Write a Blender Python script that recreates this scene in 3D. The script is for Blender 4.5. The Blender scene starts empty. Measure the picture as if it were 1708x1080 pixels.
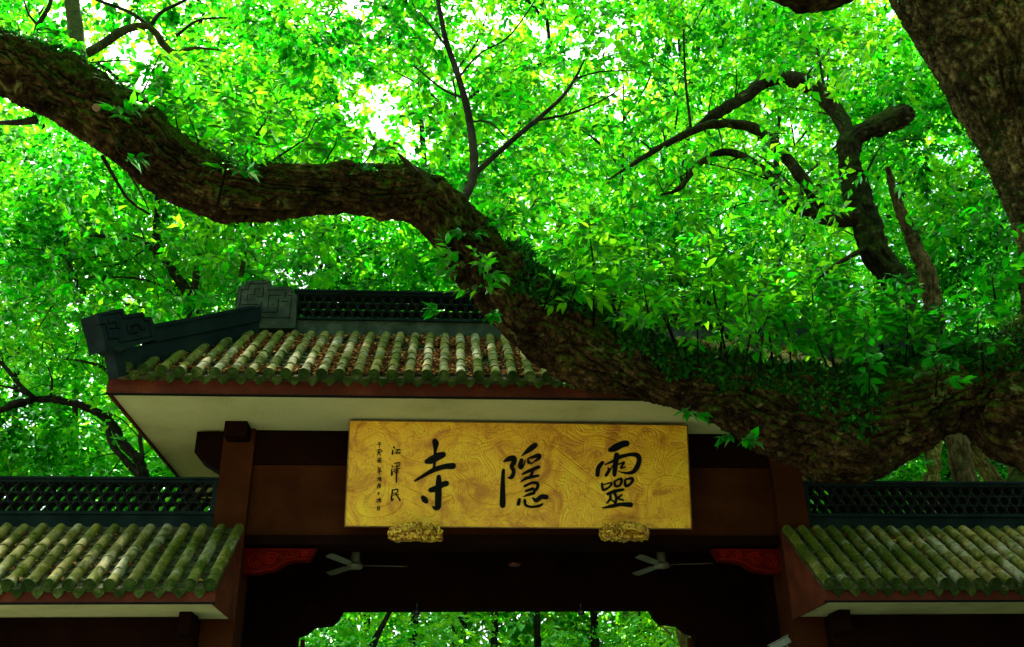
import bpy, bmesh, math, random
import numpy as np
from mathutils import Vector, Matrix
random.seed(7); rng = np.random.default_rng(7)
SC = bpy.context.scene
COL = SC.collection
# ------------------------------------------------------------------ camera
PITCH, YAW, ROLL, FPX, CX, CY = math.radians(26.18), math.radians(4.116), math.radians(-0.897), 1600.0, 854.0, 540.0
CAMP = np.array([0.0, 0.0, 1.6])
fwd = np.array([math.sin(YAW)*math.cos(PITCH), math.cos(YAW)*math.cos(PITCH), math.sin(PITCH)])
rt = np.array([math.cos(YAW), -math.sin(YAW), 0.0]); up = np.cross(rt, fwd)
r2 = math.cos(ROLL)*rt + math.sin(ROLL)*up; u2 = -math.sin(ROLL)*rt + math.cos(ROLL)*up
cam = bpy.data.cameras.new('camera'); camo = bpy.data.objects.new('camera', cam); COL.objects.link(camo)
cam.sensor_width = 36.0; cam.lens = FPX/1708*36.0; cam.clip_end = 1000; cam.clip_start = .05
camo.matrix_world = Matrix(((r2[0], u2[0], -fwd[0], CAMP[0]), (r2[1], u2[1], -fwd[1], CAMP[1]), (r2[2], u2[2], -fwd[2], CAMP[2]), (0, 0, 0, 1)))
SC.camera = camo
# ------------------------------------------------------------------ light
SUN_EL, SUN_AZ = math.radians(60), math.radians(-28)      # azimuth from +Y towards +X
W = bpy.data.worlds.new('World'); SC.world = W; W.use_nodes = True
wn = W.node_tree.nodes; wl = W.node_tree.links
sky = wn.new('ShaderNodeTexSky'); sky.sky_type = 'NISHITA'; sky.sun_disc = False
sky.sun_elevation = SUN_EL; sky.sun_rotation = SUN_AZ; sky.air_density = 1.0; sky.dust_density = 4.0; sky.ozone_density = .6
wl.new(sky.outputs[0], wn['Background'].inputs[0]); wn['Background'].inputs[1].default_value = 0.15
sl = bpy.data.lights.new('sun', 'SUN'); sl.energy = 3.8; sl.angle = math.radians(.6); sl.color = (1, .95, .85)
so = bpy.data.objects.new('sun', sl); COL.objects.link(so)
sd = Vector((math.sin(SUN_AZ)*math.cos(SUN_EL), math.cos(SUN_AZ)*math.cos(SUN_EL), math.sin(SUN_EL)))
so.rotation_euler = sd.to_track_quat('Z', 'Y').to_euler(); so.location = (0, 0, 40)
SC.view_settings.view_transform = 'Standard'; SC.view_settings.look = 'None'
SC.view_settings.exposure = 1.95; SC.view_settings.gamma = 1.0
SC.render.engine = 'CYCLES'
cy = SC.cycles; cy.use_denoising = True; cy.max_bounces = 6; cy.diffuse_bounces = 4; cy.transmission_bounces = 4; cy.glossy_bounces = 2
cy.transparent_max_bounces = 4; cy.sample_clamp_indirect = 6; cy.caustics_reflective = False; cy.caustics_refractive = False

# ------------------------------------------------------------------ geometry helpers
def ray(px, py): return r2*((px-CX)/FPX) - u2*((py-CY)/FPX) + fwd
def P(px, py, Y):
    r = ray(px, py); return CAMP + r*(Y/r[1])
def onplane(px, py, p0, n):
    r = ray(px, py); return CAMP + r*(np.dot(np.asarray(p0)-CAMP, n)/np.dot(r, n))
def proj(p):
    d = np.atleast_2d(p)-CAMP; z = d@fwd
    return CX+FPX*(d@r2)/z, CY-FPX*(d@u2)/z, z
def zc(p): return float(np.dot(np.asarray(p)-CAMP, fwd))

def tag(o, label=None, cat=None, group=None, kind=None):
    if label: o['label'] = label
    if cat: o['category'] = cat
    if group: o['group'] = group
    if kind: o['kind'] = kind
    return o
def link(name, me, parent=None, loc=None):
    o = bpy.data.objects.new(name, me); COL.objects.link(o)
    if parent is not None: o.parent = parent
    if loc is not None: o.location = loc
    return o
def empty(name, loc=(0, 0, 0)):
    o = bpy.data.objects.new(name, None); COL.objects.link(o); o.location = loc; o.empty_display_size = .2; return o
def mesh(name, v, f, mat, smooth=False):
    me = bpy.data.meshes.new(name); me.from_pydata([tuple(map(float, x)) for x in v], [], [tuple(int(i) for i in x) for x in f])
    if mat: me.materials.append(mat)
    if smooth: me.polygons.foreach_set('use_smooth', [True]*len(me.polygons))
    me.update(); return me
def npmesh(name, v, f, mat, smooth=False, fattr=None, pattr=None):
    """v (n,3), f (m,k) numpy"""
    me = bpy.data.meshes.new(name); k = f.shape[1]
    me.vertices.add(len(v)); me.vertices.foreach_set('co', v.astype(np.float32).ravel())
    me.loops.add(f.size); me.loops.foreach_set('vertex_index', f.astype(np.int32).ravel())
    me.polygons.add(len(f)); me.polygons.foreach_set('loop_start', np.arange(0, f.size, k, dtype=np.int32))
    me.update(calc_edges=True)
    if smooth: me.polygons.foreach_set('use_smooth', np.ones(len(f), bool))
    for n_, a in (fattr or {}).items():
        at = me.attributes.new(n_, 'FLOAT', 'FACE'); at.data.foreach_set('value', a.astype(np.float32))
    for n_, a in (pattr or {}).items():
        at = me.attributes.new(n_, 'FLOAT', 'POINT'); at.data.foreach_set('value', a.astype(np.float32))
    me.materials.append(mat); me.update(); return me

class MB:
    def __init__(s): s.v = []; s.f = []
    def add(s, v, f):
        b = len(s.v); s.v += [tuple(map(float, x)) for x in v]; s.f += [tuple(i+b for i in x) for x in f]; return s
    def box(s, x0, x1, y0, y1, z0, z1):
        return s.add([(x0,y0,z0),(x1,y0,z0),(x1,y1,z0),(x0,y1,z0),(x0,y0,z1),(x1,y0,z1),(x1,y1,z1),(x0,y1,z1)],
                     [(0,3,2,1),(4,5,6,7),(0,1,5,4),(1,2,6,5),(2,3,7,6),(3,0,4,7)])
    def prism(s, pts, off):
        """extrude polygon pts (3-D list) by vector off"""
        n = len(pts); a = [tuple(p) for p in pts]; b = [tuple(np.asarray(p)+off) for p in pts]
        return s.add(a+b, [tuple(range(n-1, -1, -1)), tuple(range(n, 2*n))]+[(i, (i+1) % n, n+(i+1) % n, n+i) for i in range(n)])
    def tube(s, pts, rad, n=8, cap=True):
        pts = [np.asarray(p, float) for p in pts]; V = []; 
        a = None
        for i, p in enumerate(pts):
            t = pts[min(i+1, len(pts)-1)]-pts[max(i-1, 0)]; t /= np.linalg.norm(t)+1e-9
            if a is None: a = np.cross(t, (0, 0, 1.) if abs(t[2]) < .9 else (1., 0, 0))
            a = a-t*np.dot(a, t); a /= np.linalg.norm(a)+1e-9; b = np.cross(t, a)
            r = rad[i] if hasattr(rad, '__len__') else rad
            for k in range(n):
                th = 2*math.pi*k/n; V.append(p+r*(math.cos(th)*a+math.sin(th)*b))
        F = [(i*n+k, i*n+(k+1) % n, (i+1)*n+(k+1) % n, (i+1)*n+k) for i in range(len(pts)-1) for k in range(n)]
        if cap: F += [tuple(range(n-1, -1, -1)), tuple(range((len(pts)-1)*n, len(pts)*n))]
        return s.add(V, F)
    def build(s, name, mat, parent=None, smooth=False, bevel=0):
        me = mesh(name, s.v, s.f, mat, smooth)
        bm = bmesh.new(); bm.from_mesh(me); bmesh.ops.recalc_face_normals(bm, faces=bm.faces)
        if bevel: bmesh.ops.bevel(bm, geom=bm.edges[:], offset=bevel, segments=2, affect='EDGES', profile=.7, clamp_overlap=True)
        bm.to_mesh(me); bm.free(); return link(name, me, parent)

# vectorised value noise
def _h(i, j, k, s):
    n = (i*374761393+j*668265263+k*2147483647+s*1274126177).astype(np.int64)
    n = (n ^ (n >> 13))*1274126177 & 0xffffffff; n = n ^ (n >> 16)
    return (n & 0xffff)/65535.0
def vn(p, s=0):
    p = np.asarray(p, float); i = np.floor(p).astype(np.int64); f = p-i; f = f*f*(3-2*f)
    r = 0
    for a in (0, 1):
        wa = f[:, 0] if a else 1-f[:, 0]
        for b in (0, 1):
            wb = f[:, 1] if b else 1-f[:, 1]
            for c in (0, 1):
                wc_ = f[:, 2] if c else 1-f[:, 2]
                r = r+wa*wb*wc_*_h(i[:, 0]+a, i[:, 1]+b, i[:, 2]+c, s)
    return r
def fbm(p, o=3, s=0):
    r = 0; a = 1; t = 0
    for k in range(o): r = r+a*vn(np.asarray(p)*2**k, s+k); t += a; a *= .5
    return r/t

# ------------------------------------------------------------------ materials
def mat(name, rough=.6, metallic=0, spec=.5):
    m = bpy.data.materials.new(name); m.use_nodes = True
    b = m.node_tree.nodes['Principled BSDF']; b.inputs['Roughness'].default_value = rough; b.inputs['Metallic'].default_value = metallic
    b.inputs['Specular IOR Level'].default_value = spec
    return m, m.node_tree.nodes, m.node_tree.links, b
def ramp(N, L, src, stops):
    r = N.new('ShaderNodeValToRGB'); L.new(src, r.inputs[0]); e = r.color_ramp.elements
    while len(e) < len(stops): e.new(.5)
    for x, (p, c) in zip(e, stops): x.position = p; x.color = (*c, 1)
    return r.outputs[0]
def noise(N, L, vec, sc, det=4, rough=.6, dist=0):
    n = N.new('ShaderNodeTexNoise'); n.inputs['Scale'].default_value = sc; n.inputs['Detail'].default_value = det
    n.inputs['Roughness'].default_value = rough; n.inputs['Distortion'].default_value = dist
    if vec is not None: L.new(vec, n.inputs['Vector'])
    return n.outputs[0]
def mixc(N, L, fac, a, b, mode='MIX'):
    m = N.new('ShaderNodeMix'); m.data_type = 'RGBA'; m.blend_type = mode
    if isinstance(fac, (int, float)): m.inputs[0].default_value = fac
    else: L.new(fac, m.inputs[0])
    for s, x in ((m.inputs[6], a), (m.inputs[7], b)):
        if isinstance(x, tuple): s.default_value = (*x, 1)
        else: L.new(x, s)
    return m.outputs[2]
def bump(N, L, b, h, st=.4, d=.02):
    n = N.new('ShaderNodeBump'); n.inputs['Strength'].default_value = st; n.inputs['Distance'].default_value = d
    L.new(h, n.inputs['Height']); L.new(n.outputs[0], b.inputs['Normal'])
def geo(N): return N.new('ShaderNodeNewGeometry')
def surf(name, c1, c2, c3, sc=3.0, rough=.7, bs=.3, bd=.01, metallic=0, spec=.4, fine=60, objrand=0):
    m, N, L, b = mat(name, rough, metallic, spec); g = geo(N).outputs['Position']
    col = ramp(N, L, noise(N, L, g, sc, 6, .65), [(.3, c1), (.52, c2), (.72, c3)])
    n2 = noise(N, L, g, fine, 4, .7)
    col = mixc(N, L, .35, col, ramp(N, L, n2, [(.35, (.55, .55, .55)), (.65, (1.3, 1.3, 1.3))]), 'MULTIPLY')
    if objrand:
        oi = N.new('ShaderNodeObjectInfo'); col = mixc(N, L, objrand, col, ramp(N, L, oi.outputs['Random'], [(0, (.5, .55, .45)), (.5, (1, 1, 1)), (1, (1.4, 1.3, 1.15))]), 'MULTIPLY')
    L.new(col, b.inputs['Base Color']); bump(N, L, b, n2, bs, bd); return m

M = {}
M['ridge'] = surf('dark_ridge_tile', (.003, .007, .007), (.008, .017, .016), (.016, .028, .023), 2.5, .8, .35, .01, spec=.06)
M['ridge_grey'] = surf('grey_ridge_block', (.022, .028, .022), (.05, .058, .045), (.11, .118, .09), 5, .85, .4, .01, spec=.06)
M['ring'] = surf('lattice_ring_tile', (.008, .010, .010), (.012, .015, .013), (.022, .026, .022), 6, .8, .2, .005, objrand=.5, spec=.08)
M['fascia'] = surf('red_brown_fascia_paint', (.05, .009, .0035), (.095, .017, .007), (.17, .036, .013), 2.2, .75, .3, .004, spec=.12)
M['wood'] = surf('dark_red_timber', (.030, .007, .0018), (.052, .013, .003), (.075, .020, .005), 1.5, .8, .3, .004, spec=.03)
M['wood_dark'] = surf('shaded_timber', (.006, .0018, .001), (.010, .003, .0016), (.016, .0045, .002), 1.5, .85, .2, .004, spec=.02)  # darker copy of the timber, shade of eaves and passage put into its colour
M['soffit'] = surf('cream_plaster', (.42, .38, .18), (.60, .55, .29), (.66, .61, .34), .9, .95, .15, .003, spec=.05)
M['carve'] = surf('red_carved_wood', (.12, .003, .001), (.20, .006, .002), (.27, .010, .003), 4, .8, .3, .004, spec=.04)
M['carve_deep'] = surf('red_carving_recess_shade', (.05, .0015, .001), (.085, .003, .001), (.12, .005, .002), 4, .85, .3, .004, spec=.04)  # recess shade behind the scrolls put into a darker red
M['white'] = surf('aged_white_enamel', (.09, .085, .05), (.13, .125, .08), (.19, .18, .12), 4, .35, .1, .002)
M['black'] = surf('black_lacquer', (.002, .002, .002), (.003, .003, .003), (.005, .005, .005), 5, .7, .05, .002, spec=.1)
M['lens'] = surf('dark_plastic', (.01, .01, .012), (.015, .015, .018), (.02, .02, .02), 5, .2, .05, .001)
M['stone'] = surf('path_stone', (.16, .17, .12), (.26, .27, .19), (.34, .34, .25), .6, .8, .5, .01, fine=12)
M['lamp_red'] = surf('red_lamp_plastic', (.08, .012, .005), (.11, .015, .006), (.14, .02, .008), 5, .3, .05, .001)

def tile_mat():
    m, N, L, b = mat('mossy_clay_tile', .85, 0, .08); g = geo(N).outputs['Position']
    clay = ramp(N, L, noise(N, L, g, 9, 6, .7), [(.3, (.050, .050, .008)), (.5, (.155, .140, .024)), (.7, (.34, .29, .09))])
    moss = ramp(N, L, noise(N, L, g, 30, 4, .7), [(.35, (.020, .036, .002)), (.65, (.12, .155, .004))])
    mk = ramp(N, L, noise(N, L, g, 2.3, 5, .65, .4), [(.40, (0, 0, 0)), (.58, (.9, .9, .9))])
    col = mixc(N, L, mk, clay, moss)
    oi = N.new('ShaderNodeObjectInfo')
    col = mixc(N, L, .8, col, ramp(N, L, oi.outputs['Random'], [(0, (.6, .68, .5)), (.5, (1, 1, 1)), (1, (1.35, 1.25, 1.1))]), 'MULTIPLY')
    pale = ramp(N, L, noise(N, L, g, 1.7, 7, .75, .8), [(.54, (0, 0, 0)), (.64, (.85, .85, .85))]); col = mixc(N, L, pale, col, (.34, .33, .19))
    spots = ramp(N, L, noise(N, L, g, 45, 3, .6), [(.62, (0, 0, 0)), (.72, (1, 1, 1))])
    col = mixc(N, L, spots, col, (.035, .04, .03))
    L.new(col, b.inputs['Base Color']); bump(N, L, b, noise(N, L, g, 80, 5, .7), .5, .006); return m
M['tile'] = tile_mat()
M['disc'] = surf('mossy_eave_tile', (.010, .022, .004), (.035, .06, .008), (.13, .15, .045), 6, .85, .5, .006, fine=70, objrand=.8, spec=.08)
def pan_mat():
    m, N, L, b = mat('pan_tile_clay', .9, 0, .05); g = geo(N).outputs['Position']
    c = ramp(N, L, noise(N, L, g, 7, 6, .7), [(.35, (.02, .025, .008)), (.5, (.06, .06, .025)), (.68, (.15, .13, .07))])
    L.new(c, b.inputs['Base Color']); bump(N, L, b, noise(N, L, g, 60, 5, .7), .5, .006); return m
M['pan'] = pan_mat()

def gold_mat(name, bs, plaque):
    m, N, L, b = mat(name, .42, .12 if plaque else .3, .5); tc = N.new('ShaderNodeTexCoord'); v = tc.outputs['Object']
    if plaque:
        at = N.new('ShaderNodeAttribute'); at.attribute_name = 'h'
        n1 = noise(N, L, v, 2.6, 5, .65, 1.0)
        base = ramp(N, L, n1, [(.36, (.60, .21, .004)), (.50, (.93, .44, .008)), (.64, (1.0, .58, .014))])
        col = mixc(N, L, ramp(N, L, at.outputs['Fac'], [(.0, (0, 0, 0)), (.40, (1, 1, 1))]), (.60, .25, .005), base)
        wear = ramp(N, L, noise(N, L, v, 9, 6, .75), [(.60, (0, 0, 0)), (.72, (.6, .6, .6))]); col = mixc(N, L, wear, col, (.40, .17, .008))
        bump(N, L, b, noise(N, L, v, 60, 5, .7), .25, .004)
    else:
        n1 = noise(N, L, v, 30, 5, .6); col = ramp(N, L, n1, [(.40, (.14, .04, .003)), (.5, (.50, .24, .010)), (.62, (.85, .52, .03))]); bump(N, L, b, n1, bs, .01)
    L.new(col, b.inputs['Base Color']); return m
M['gold'] = gold_mat('gilded_dragon_relief', .55, True); M['gold_carve'] = gold_mat('gilt_carving', .5, False)

def bark_mat(name, dark, mid, lit, moss=1.0, mosscol=(.035, .065, .008)):
    m, N, L, b = mat(name, .95, 0, .04); g_ = geo(N); g = g_.outputs['Position']
    c = ramp(N, L, noise(N, L, g, 11, 6, .75), [(.32, dark), (.5, mid), (.68, lit)])
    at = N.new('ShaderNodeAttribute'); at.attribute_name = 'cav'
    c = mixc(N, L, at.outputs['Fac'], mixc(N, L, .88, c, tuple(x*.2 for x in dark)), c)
    sp = N.new('ShaderNodeSeparateXYZ'); L.new(g_.outputs['Normal'], sp.inputs[0])
    mr = N.new('ShaderNodeMapRange'); L.new(sp.outputs[2], mr.inputs[0]); mr.inputs[1].default_value = -.6; mr.inputs[2].default_value = .7; mr.inputs[3].default_value = 0; mr.inputs[4].default_value = .42
    ad = N.new('ShaderNodeMath'); ad.operation = 'ADD'; L.new(noise(N, L, g, 3.0, 6, .7), ad.inputs[0]); L.new(mr.outputs[0], ad.inputs[1])
    mk = ramp(N, L, ad.outputs[0], [(.60, (0, 0, 0)), (.78, (moss,)*3)])
    mc = ramp(N, L, noise(N, L, g, 40, 4, .7), [(.35, tuple(x*.45 for x in mosscol)), (.65, tuple(x*1.5 for x in mosscol))])
    c = mixc(N, L, mk, c, mc)
    big_ = ramp(N, L, noise(N, L, g, 1.9, 6, .75, .6), [(.36, (.18, .15, .13)), (.52, (.8, .8, .8)), (.66, (1.45, 1.35, 1.15))]); c = mixc(N, L, .9, c, big_, 'MULTIPLY')
    lich = ramp(N, L, noise(N, L, g, 5.5, 5, .7, .5), [(.60, (0, 0, 0)), (.68, (.6*moss,)*3)])
    c = mixc(N, L, lich, c, (.20, .22, .06))
    L.new(c, b.inputs['Base Color'])
    bump(N, L, b, noise(N, L, g, 38, 8, .75), .9, .03); return m
M['bark'] = bark_mat('camphor_bark', (.012, .006, .003), (.050, .026, .010), (.17, .105, .035), mosscol=(.045, .075, .004))
M['bark_trunk'] = bark_mat('trunk_bark', (.02, .011, .005), (.11, .07, .028), (.38, .27, .11), 1.0, (.018, .04, .003))
M['bark2'] = bark_mat('mossy_trunk_bark', (.05, .035, .012), (.10, .08, .025), (.16, .13, .045), .9, (.06, .09, .012))
M['twig'] = bark_mat('dark_twig_bark', (.022, .016, .012), (.04, .03, .022), (.07, .05, .035), .15)
M['tan'] = bark_mat('tan_trunk_bark', (.10, .06, .02), (.22, .14, .05), (.36, .24, .10), .4)
M['mossy_dark'] = bark_mat('dark_mossy_branch', (.012, .008, .004), (.035, .025, .010), (.09, .065, .022), .9, (.03, .055, .004))
M['tan2'] = bark_mat('pale_trunk_bark', (.10, .07, .015), (.34, .26, .06), (.5, .4, .12), .1, (.08, .10, .01))
M['cut'] = surf('pale_cut_wood', (.16, .08, .04), (.25, .14, .07), (.33, .2, .11), 12, .8, .2, .003)

def leaf_mat(name, stops, tstops, tr=.5, gloss=1.25):
    m = bpy.data.materials.new(name); m.use_nodes = True; N = m.node_tree.nodes; L = m.node_tree.links
    N.remove(N['Principled BSDF']); out = N['Material Output']
    at = N.new('ShaderNodeAttribute'); at.attribute_name = 'rnd'
    c = ramp(N, L, at.outputs['Fac'], stops); t = ramp(N, L, at.outputs['Fac'], tstops)
    d = N.new('ShaderNodeBsdfDiffuse'); L.new(c, d.inputs[0])
    tl = N.new('ShaderNodeBsdfTranslucent'); L.new(t, tl.inputs[0])
    mx = N.new('ShaderNodeMixShader'); mx.inputs[0].default_value = tr; L.new(d.outputs[0], mx.inputs[1]); L.new(tl.outputs[0], mx.inputs[2])
    gl = N.new('ShaderNodeBsdfGlossy'); gl.inputs['Roughness'].default_value = .45; gl.inputs['Color'].default_value = (.25, .6, .2, 1)
    fr = N.new('ShaderNodeFresnel'); fr.inputs[0].default_value = gloss
    m2 = N.new('ShaderNodeMixShader'); L.new(fr.outputs[0], m2.inputs[0]); L.new(mx.outputs[0], m2.inputs[1]); L.new(gl.outputs[0], m2.inputs[2])
    L.new(m2.outputs[0], out.inputs[0]); return m
GS = [(0, (.002, .035, .002)), (.3, (.004, .10, .002)), (.55, (.010, .27, .003)), (.8, (.045, .42, .004)), (1, (.16, .52, .006))]
GT = [(0, (.002, .08, .002)), (.3, (.004, .26, .003)), (.55, (.012, .62, .004)), (.8, (.08, .82, .005)), (1, (.30, .90, .01))]
M['leaf'] = leaf_mat('camphor_leaf', GS, GT, .64)
M['leaf_far'] = leaf_mat('distant_leaf', [(0, (.002, .05, .002)), (.3, (.006, .18, .004)), (.6, (.04, .46, .006)), (1, (.24, .62, .012))], [(0, (.003, .14, .003)), (.3, (.010, .42, .005)), (.6, (.08, .80, .008)), (1, (.42, .92, .02))], .64)
M['leaf_dark'] = leaf_mat('creeper_leaf', [(0, (.003, .02, .003)), (.6, (.008, .07, .004)), (1, (.03, .20, .006))], [(0, (.003, .05, .003)), (.6, (.01, .16, .005)), (1, (.04, .35, .008))], .35)
M['dead'] = leaf_mat('fallen_leaf', [(0, (.03, .008, .004)), (.4, (.13, .035, .012)), (.75, (.32, .11, .03)), (1, (.50, .27, .08))], [(0, (.10, .02, .01)), (1, (.4, .2, .06))], .15, 1.01)

# ------------------------------------------------------------------ leaves (numpy batches)
LT = {'lo': (np.array([(0,0,0),(.45,.30,.06),(1,0,-.12),(.45,-.30,.06)]), np.array([(0,1,2),(0,2,3)])),
      'mid': (np.array([(0,0,0),(.45,0,-.03),(1.0,0,-.16),(.38,.28,.05),(.38,-.28,.05)]), np.array([(0,1,3),(3,1,2),(0,4,1),(4,2,1)])),
      'hi': (np.array([(0,0,0),(.35,0,-.02),(.7,0,-.07),(1.06,0,-.2),(.24,.17,.03),(.55,.21,.03),(.24,-.17,.03),(.55,-.21,.03)]),
             np.array([(0,1,4),(4,1,5),(5,1,2),(5,2,3),(0,6,1),(6,7,1),(7,2,1),(7,3,2)]))}
def leaf_mesh(name, pos, d, n, size, rnd, matl, lod='mid'):
    t, f = LT[lod]
    d = d/(np.linalg.norm(d, axis=1, keepdims=True)+1e-9); s = np.cross(n, d); s /= (np.linalg.norm(s, axis=1, keepdims=True)+1e-9); u = np.cross(d, s)
    v = pos[:, None, :]+size[:, None, None]*(t[None, :, 0:1]*d[:, None, :]+t[None, :, 1:2]*s[:, None, :]+t[None, :, 2:3]*u[:, None, :])
    F = (f[None]+(np.arange(len(pos))*len(t))[:, None, None]).reshape(-1, 3)
    return npmesh(name, v.reshape(-1, 3), F, matl, False, {'rnd': np.repeat(rnd, len(f))})
def sprays(base, sdir, length, nleaf, lsize, tone, droop=.5, rs=.18):
    """base (k,3) twig bases, sdir (k,3) twig dirs -> leaves along twigs"""
    k = len(base); sdir = sdir/np.linalg.norm(sdir, axis=1, keepdims=True)
    t = np.tile((np.arange(nleaf)+.6)/nleaf, (k, 1)); t = np.clip(t+rng.normal(0, .05, t.shape), 0.05, 1)
    p = base[:, None]+sdir[:, None]*(t*length[:, None])[:, :, None]
    p[:, :, 2] -= (t**2)*length[:, None]*.18
    side = np.cross(sdir, np.array([0, 0, 1.])); side /= np.linalg.norm(side, axis=1, keepdims=True)+1e-6; upv = np.cross(side, sdir)
    ph = rng.uniform(0, 6.28, (k, 1))+np.arange(nleaf)[None]*2.4
    sp = (1.15-.6*t)
    d = sdir[:, None]*(.55+.4*t)[:, :, None]+(side[:, None]*np.cos(ph)[:, :, None]+upv[:, None]*(np.sin(ph)*.5)[:, :, None])*sp[:, :, None]
    d += rng.normal(0, .18, d.shape); d[:, :, 2] -= droop*rng.uniform(.2, 1.1, t.shape)
    n = np.zeros_like(d); n[:, :, 2] = 1; n += rng.normal(0, .45, n.shape)
    size = lsize*(1-.25*np.abs(t-.55)*2)*rng.uniform(.65, 1.15, t.shape)
    r = np.clip(tone[:, None]+rng.normal(0, rs, t.shape), 0, 1)
    return p.reshape(-1, 3), d.reshape(-1, 3), n.reshape(-1, 3), size.ravel(), r.ravel()
def rdir(n, up_=.0):
    d = rng.normal(0, 1, (n, 3)); d /= np.linalg.norm(d, axis=1, keepdims=True); d[:, 2] = d[:, 2]*.6+up_; return d

# ------------------------------------------------------------------ branches
def spline(pts, m):
    pts = np.asarray(pts, float); n = len(pts)
    Pm = np.vstack([2*pts[0]-pts[1], pts, 2*pts[-1]-pts[-2]]); out = []
    seg = np.linalg.norm(np.diff(pts[:, :3], axis=0), axis=1); cum = np.r_[0, np.cumsum(seg)]
    for s in np.linspace(0, cum[-1], m):
        i = min(max(np.searchsorted(cum, s)-1, 0), n-2); t = (s-cum[i])/(seg[i]+1e-9)
        p0, p1, p2, p3 = Pm[i:i+4]
        out.append(.5*((2*p1)+(-p0+p2)*t+(2*p0-5*p1+4*p2-p3)*t*t+(-p0+3*p1-3*p2+p3)*t**3))
    return np.array(out)
def pxpath(L):
    """(px,py,Y,diameter in px) or ('w',x,y,z,r) -> world x,y,z,r"""
    o = []
    for q in L:
        if q[0] == 'w': o.append(q[1:])
        else: p = P(q[0], q[1], q[2]); o.append((*p, q[3]*.5*zc(p)/FPX))
    return o
def limb(name, pts, matl, parent=None, n=12, step=.15, bark=0.0, lump=.08, seed=0):
    pts = np.asarray(pts, float); Ltot = np.linalg.norm(np.diff(pts[:, :3], axis=0), axis=1).sum()
    C = spline(pts, max(4, int(Ltot/step))); c = C[:, :3]; r = np.maximum(C[:, 3], .003); m = len(c)
    T = np.gradient(c, axis=0); T /= np.linalg.norm(T, axis=1, keepdims=True)
    a = np.cross(T[0], (0, 0, 1.)) if abs(T[0][2]) < .9 else np.cross(T[0], (1., 0, 0)); A = []
    for t in T: a = a-t*np.dot(a, t); a /= np.linalg.norm(a); A.append(a.copy())
    A = np.array(A); B = np.cross(T, A); th = np.arange(n)*2*math.pi/n
    dirs = A[:, None]*np.cos(th)[None, :, None]+B[:, None]*np.sin(th)[None, :, None]
    S = np.cumsum(np.r_[0, np.linalg.norm(np.diff(c, axis=0), axis=1)])
    q = c[:, None]+dirs*r[:, None, None]; qf = q.reshape(-1, 3)
    R = np.repeat(r, n); cav = np.ones(m*n)
    dr = R*lump*(fbm(qf/(R[:, None]*1.6+.02), 3, seed)-.5)*4
    if bark:
        ang = np.tile(th, m); Sv = np.repeat(S, n)
        tw = (vn(qf*1.3, seed+9)-.5)*4; fr_ = .55+.9*fbm(qf*1.7, 2, seed+14)
        uvw = np.stack([np.cos(ang+tw*.3)*R*17, np.sin(ang+tw*.3)*R*17, Sv*1.9+tw], 1)
        uvw += (np.stack([vn(qf*9, 31), vn(qf*9, 32), vn(qf*9, 33)], 1)-.5)*.9
        f1 = np.abs(vn(uvw, seed+3)-.5)*2; f2 = np.abs(vn(uvw*np.array([2.3, 2.3, 4.5]), seed+4)-.5)*2
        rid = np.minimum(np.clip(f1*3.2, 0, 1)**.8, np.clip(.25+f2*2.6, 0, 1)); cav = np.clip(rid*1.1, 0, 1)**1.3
        dr += bark*fr_*(rid-.75)+bark*.55*(fbm(qf*26, 3, 5)-.5)+bark*(.6 if seed == 21 else 1.6)*(np.clip(fbm(qf*2.6, 2, seed+40)-.60, 0, 1))*4
    v = qf+dirs.reshape(-1, 3)*dr[:, None]
    i = np.arange(m-1)[:, None]*n; k = np.arange(n)[None]; k2 = (k+1) % n
    F = np.stack([i+k, i+k2, i+n+k2, i+n+k], -1).reshape(-1, 4)
    v = np.vstack([v, c[:1]-T[:1]*r[0]*.3, c[-1:]+T[-1:]*r[-1]*.3]); cav = np.r_[cav, 1, 1]
    kk = np.arange(n); e0 = len(v)-2
    caps = np.vstack([np.stack([kk, np.full(n, e0), np.full(n, e0), (kk+1) % n], -1), ]) if False else None
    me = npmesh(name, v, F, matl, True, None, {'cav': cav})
    bm = bmesh.new(); bm.from_mesh(me); bm.verts.ensure_lookup_table()
    for e, b0 in ((e0, 0), (e0+1, (m-1)*n)):
        for j in range(n):
            a_, b_ = bm.verts[b0+j], bm.verts[b0+(j+1) % n]
            try: bm.faces.new((b_, a_, bm.verts[e]) if b0 == 0 else (a_, b_, bm.verts[e]))
            except ValueError: pass
    bm.to_mesh(me); bm.free()
    return link(name, me, parent), v[:-2].reshape(m, n, 3), dirs, c, r

# ================================================================== GROUND
mb = MB(); mb.add([(-300,-200,0),(300,-200,0),(300,400,0),(-300,400,0)], [(0,1,2,3)])
def ground_mat():
    m, N, L, b = mat('leafy_ground', .9); g = geo(N).outputs['Position']
    c = ramp(N, L, noise(N, L, g, .5, 8, .7), [(.35, (.05, .075, .02)), (.5, (.10, .12, .045)), (.65, (.16, .14, .07))])
    L.new(c, b.inputs['Base Color']); bump(N, L, b, noise(N, L, g, 20, 5, .7), .6, .03); return m
tag(mb.build('ground', ground_mat()), kind='structure')
pv = MB(); pv.add([(-9,-8,.004),(11,-8,.004),(11,11.2,.004),(-9,11.2,.004)], [(0,1,2,3)]); tag(pv.build('pavement', M['stone']), kind='structure')
pv = MB(); pv.add([(-2.4,11.2,.008),(4.2,11.2,.008),(4.2,30,.008),(-2.4,30,.008)], [(0,1,2,3)]); tag(pv.build('path', M['stone']), kind='structure')

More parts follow.
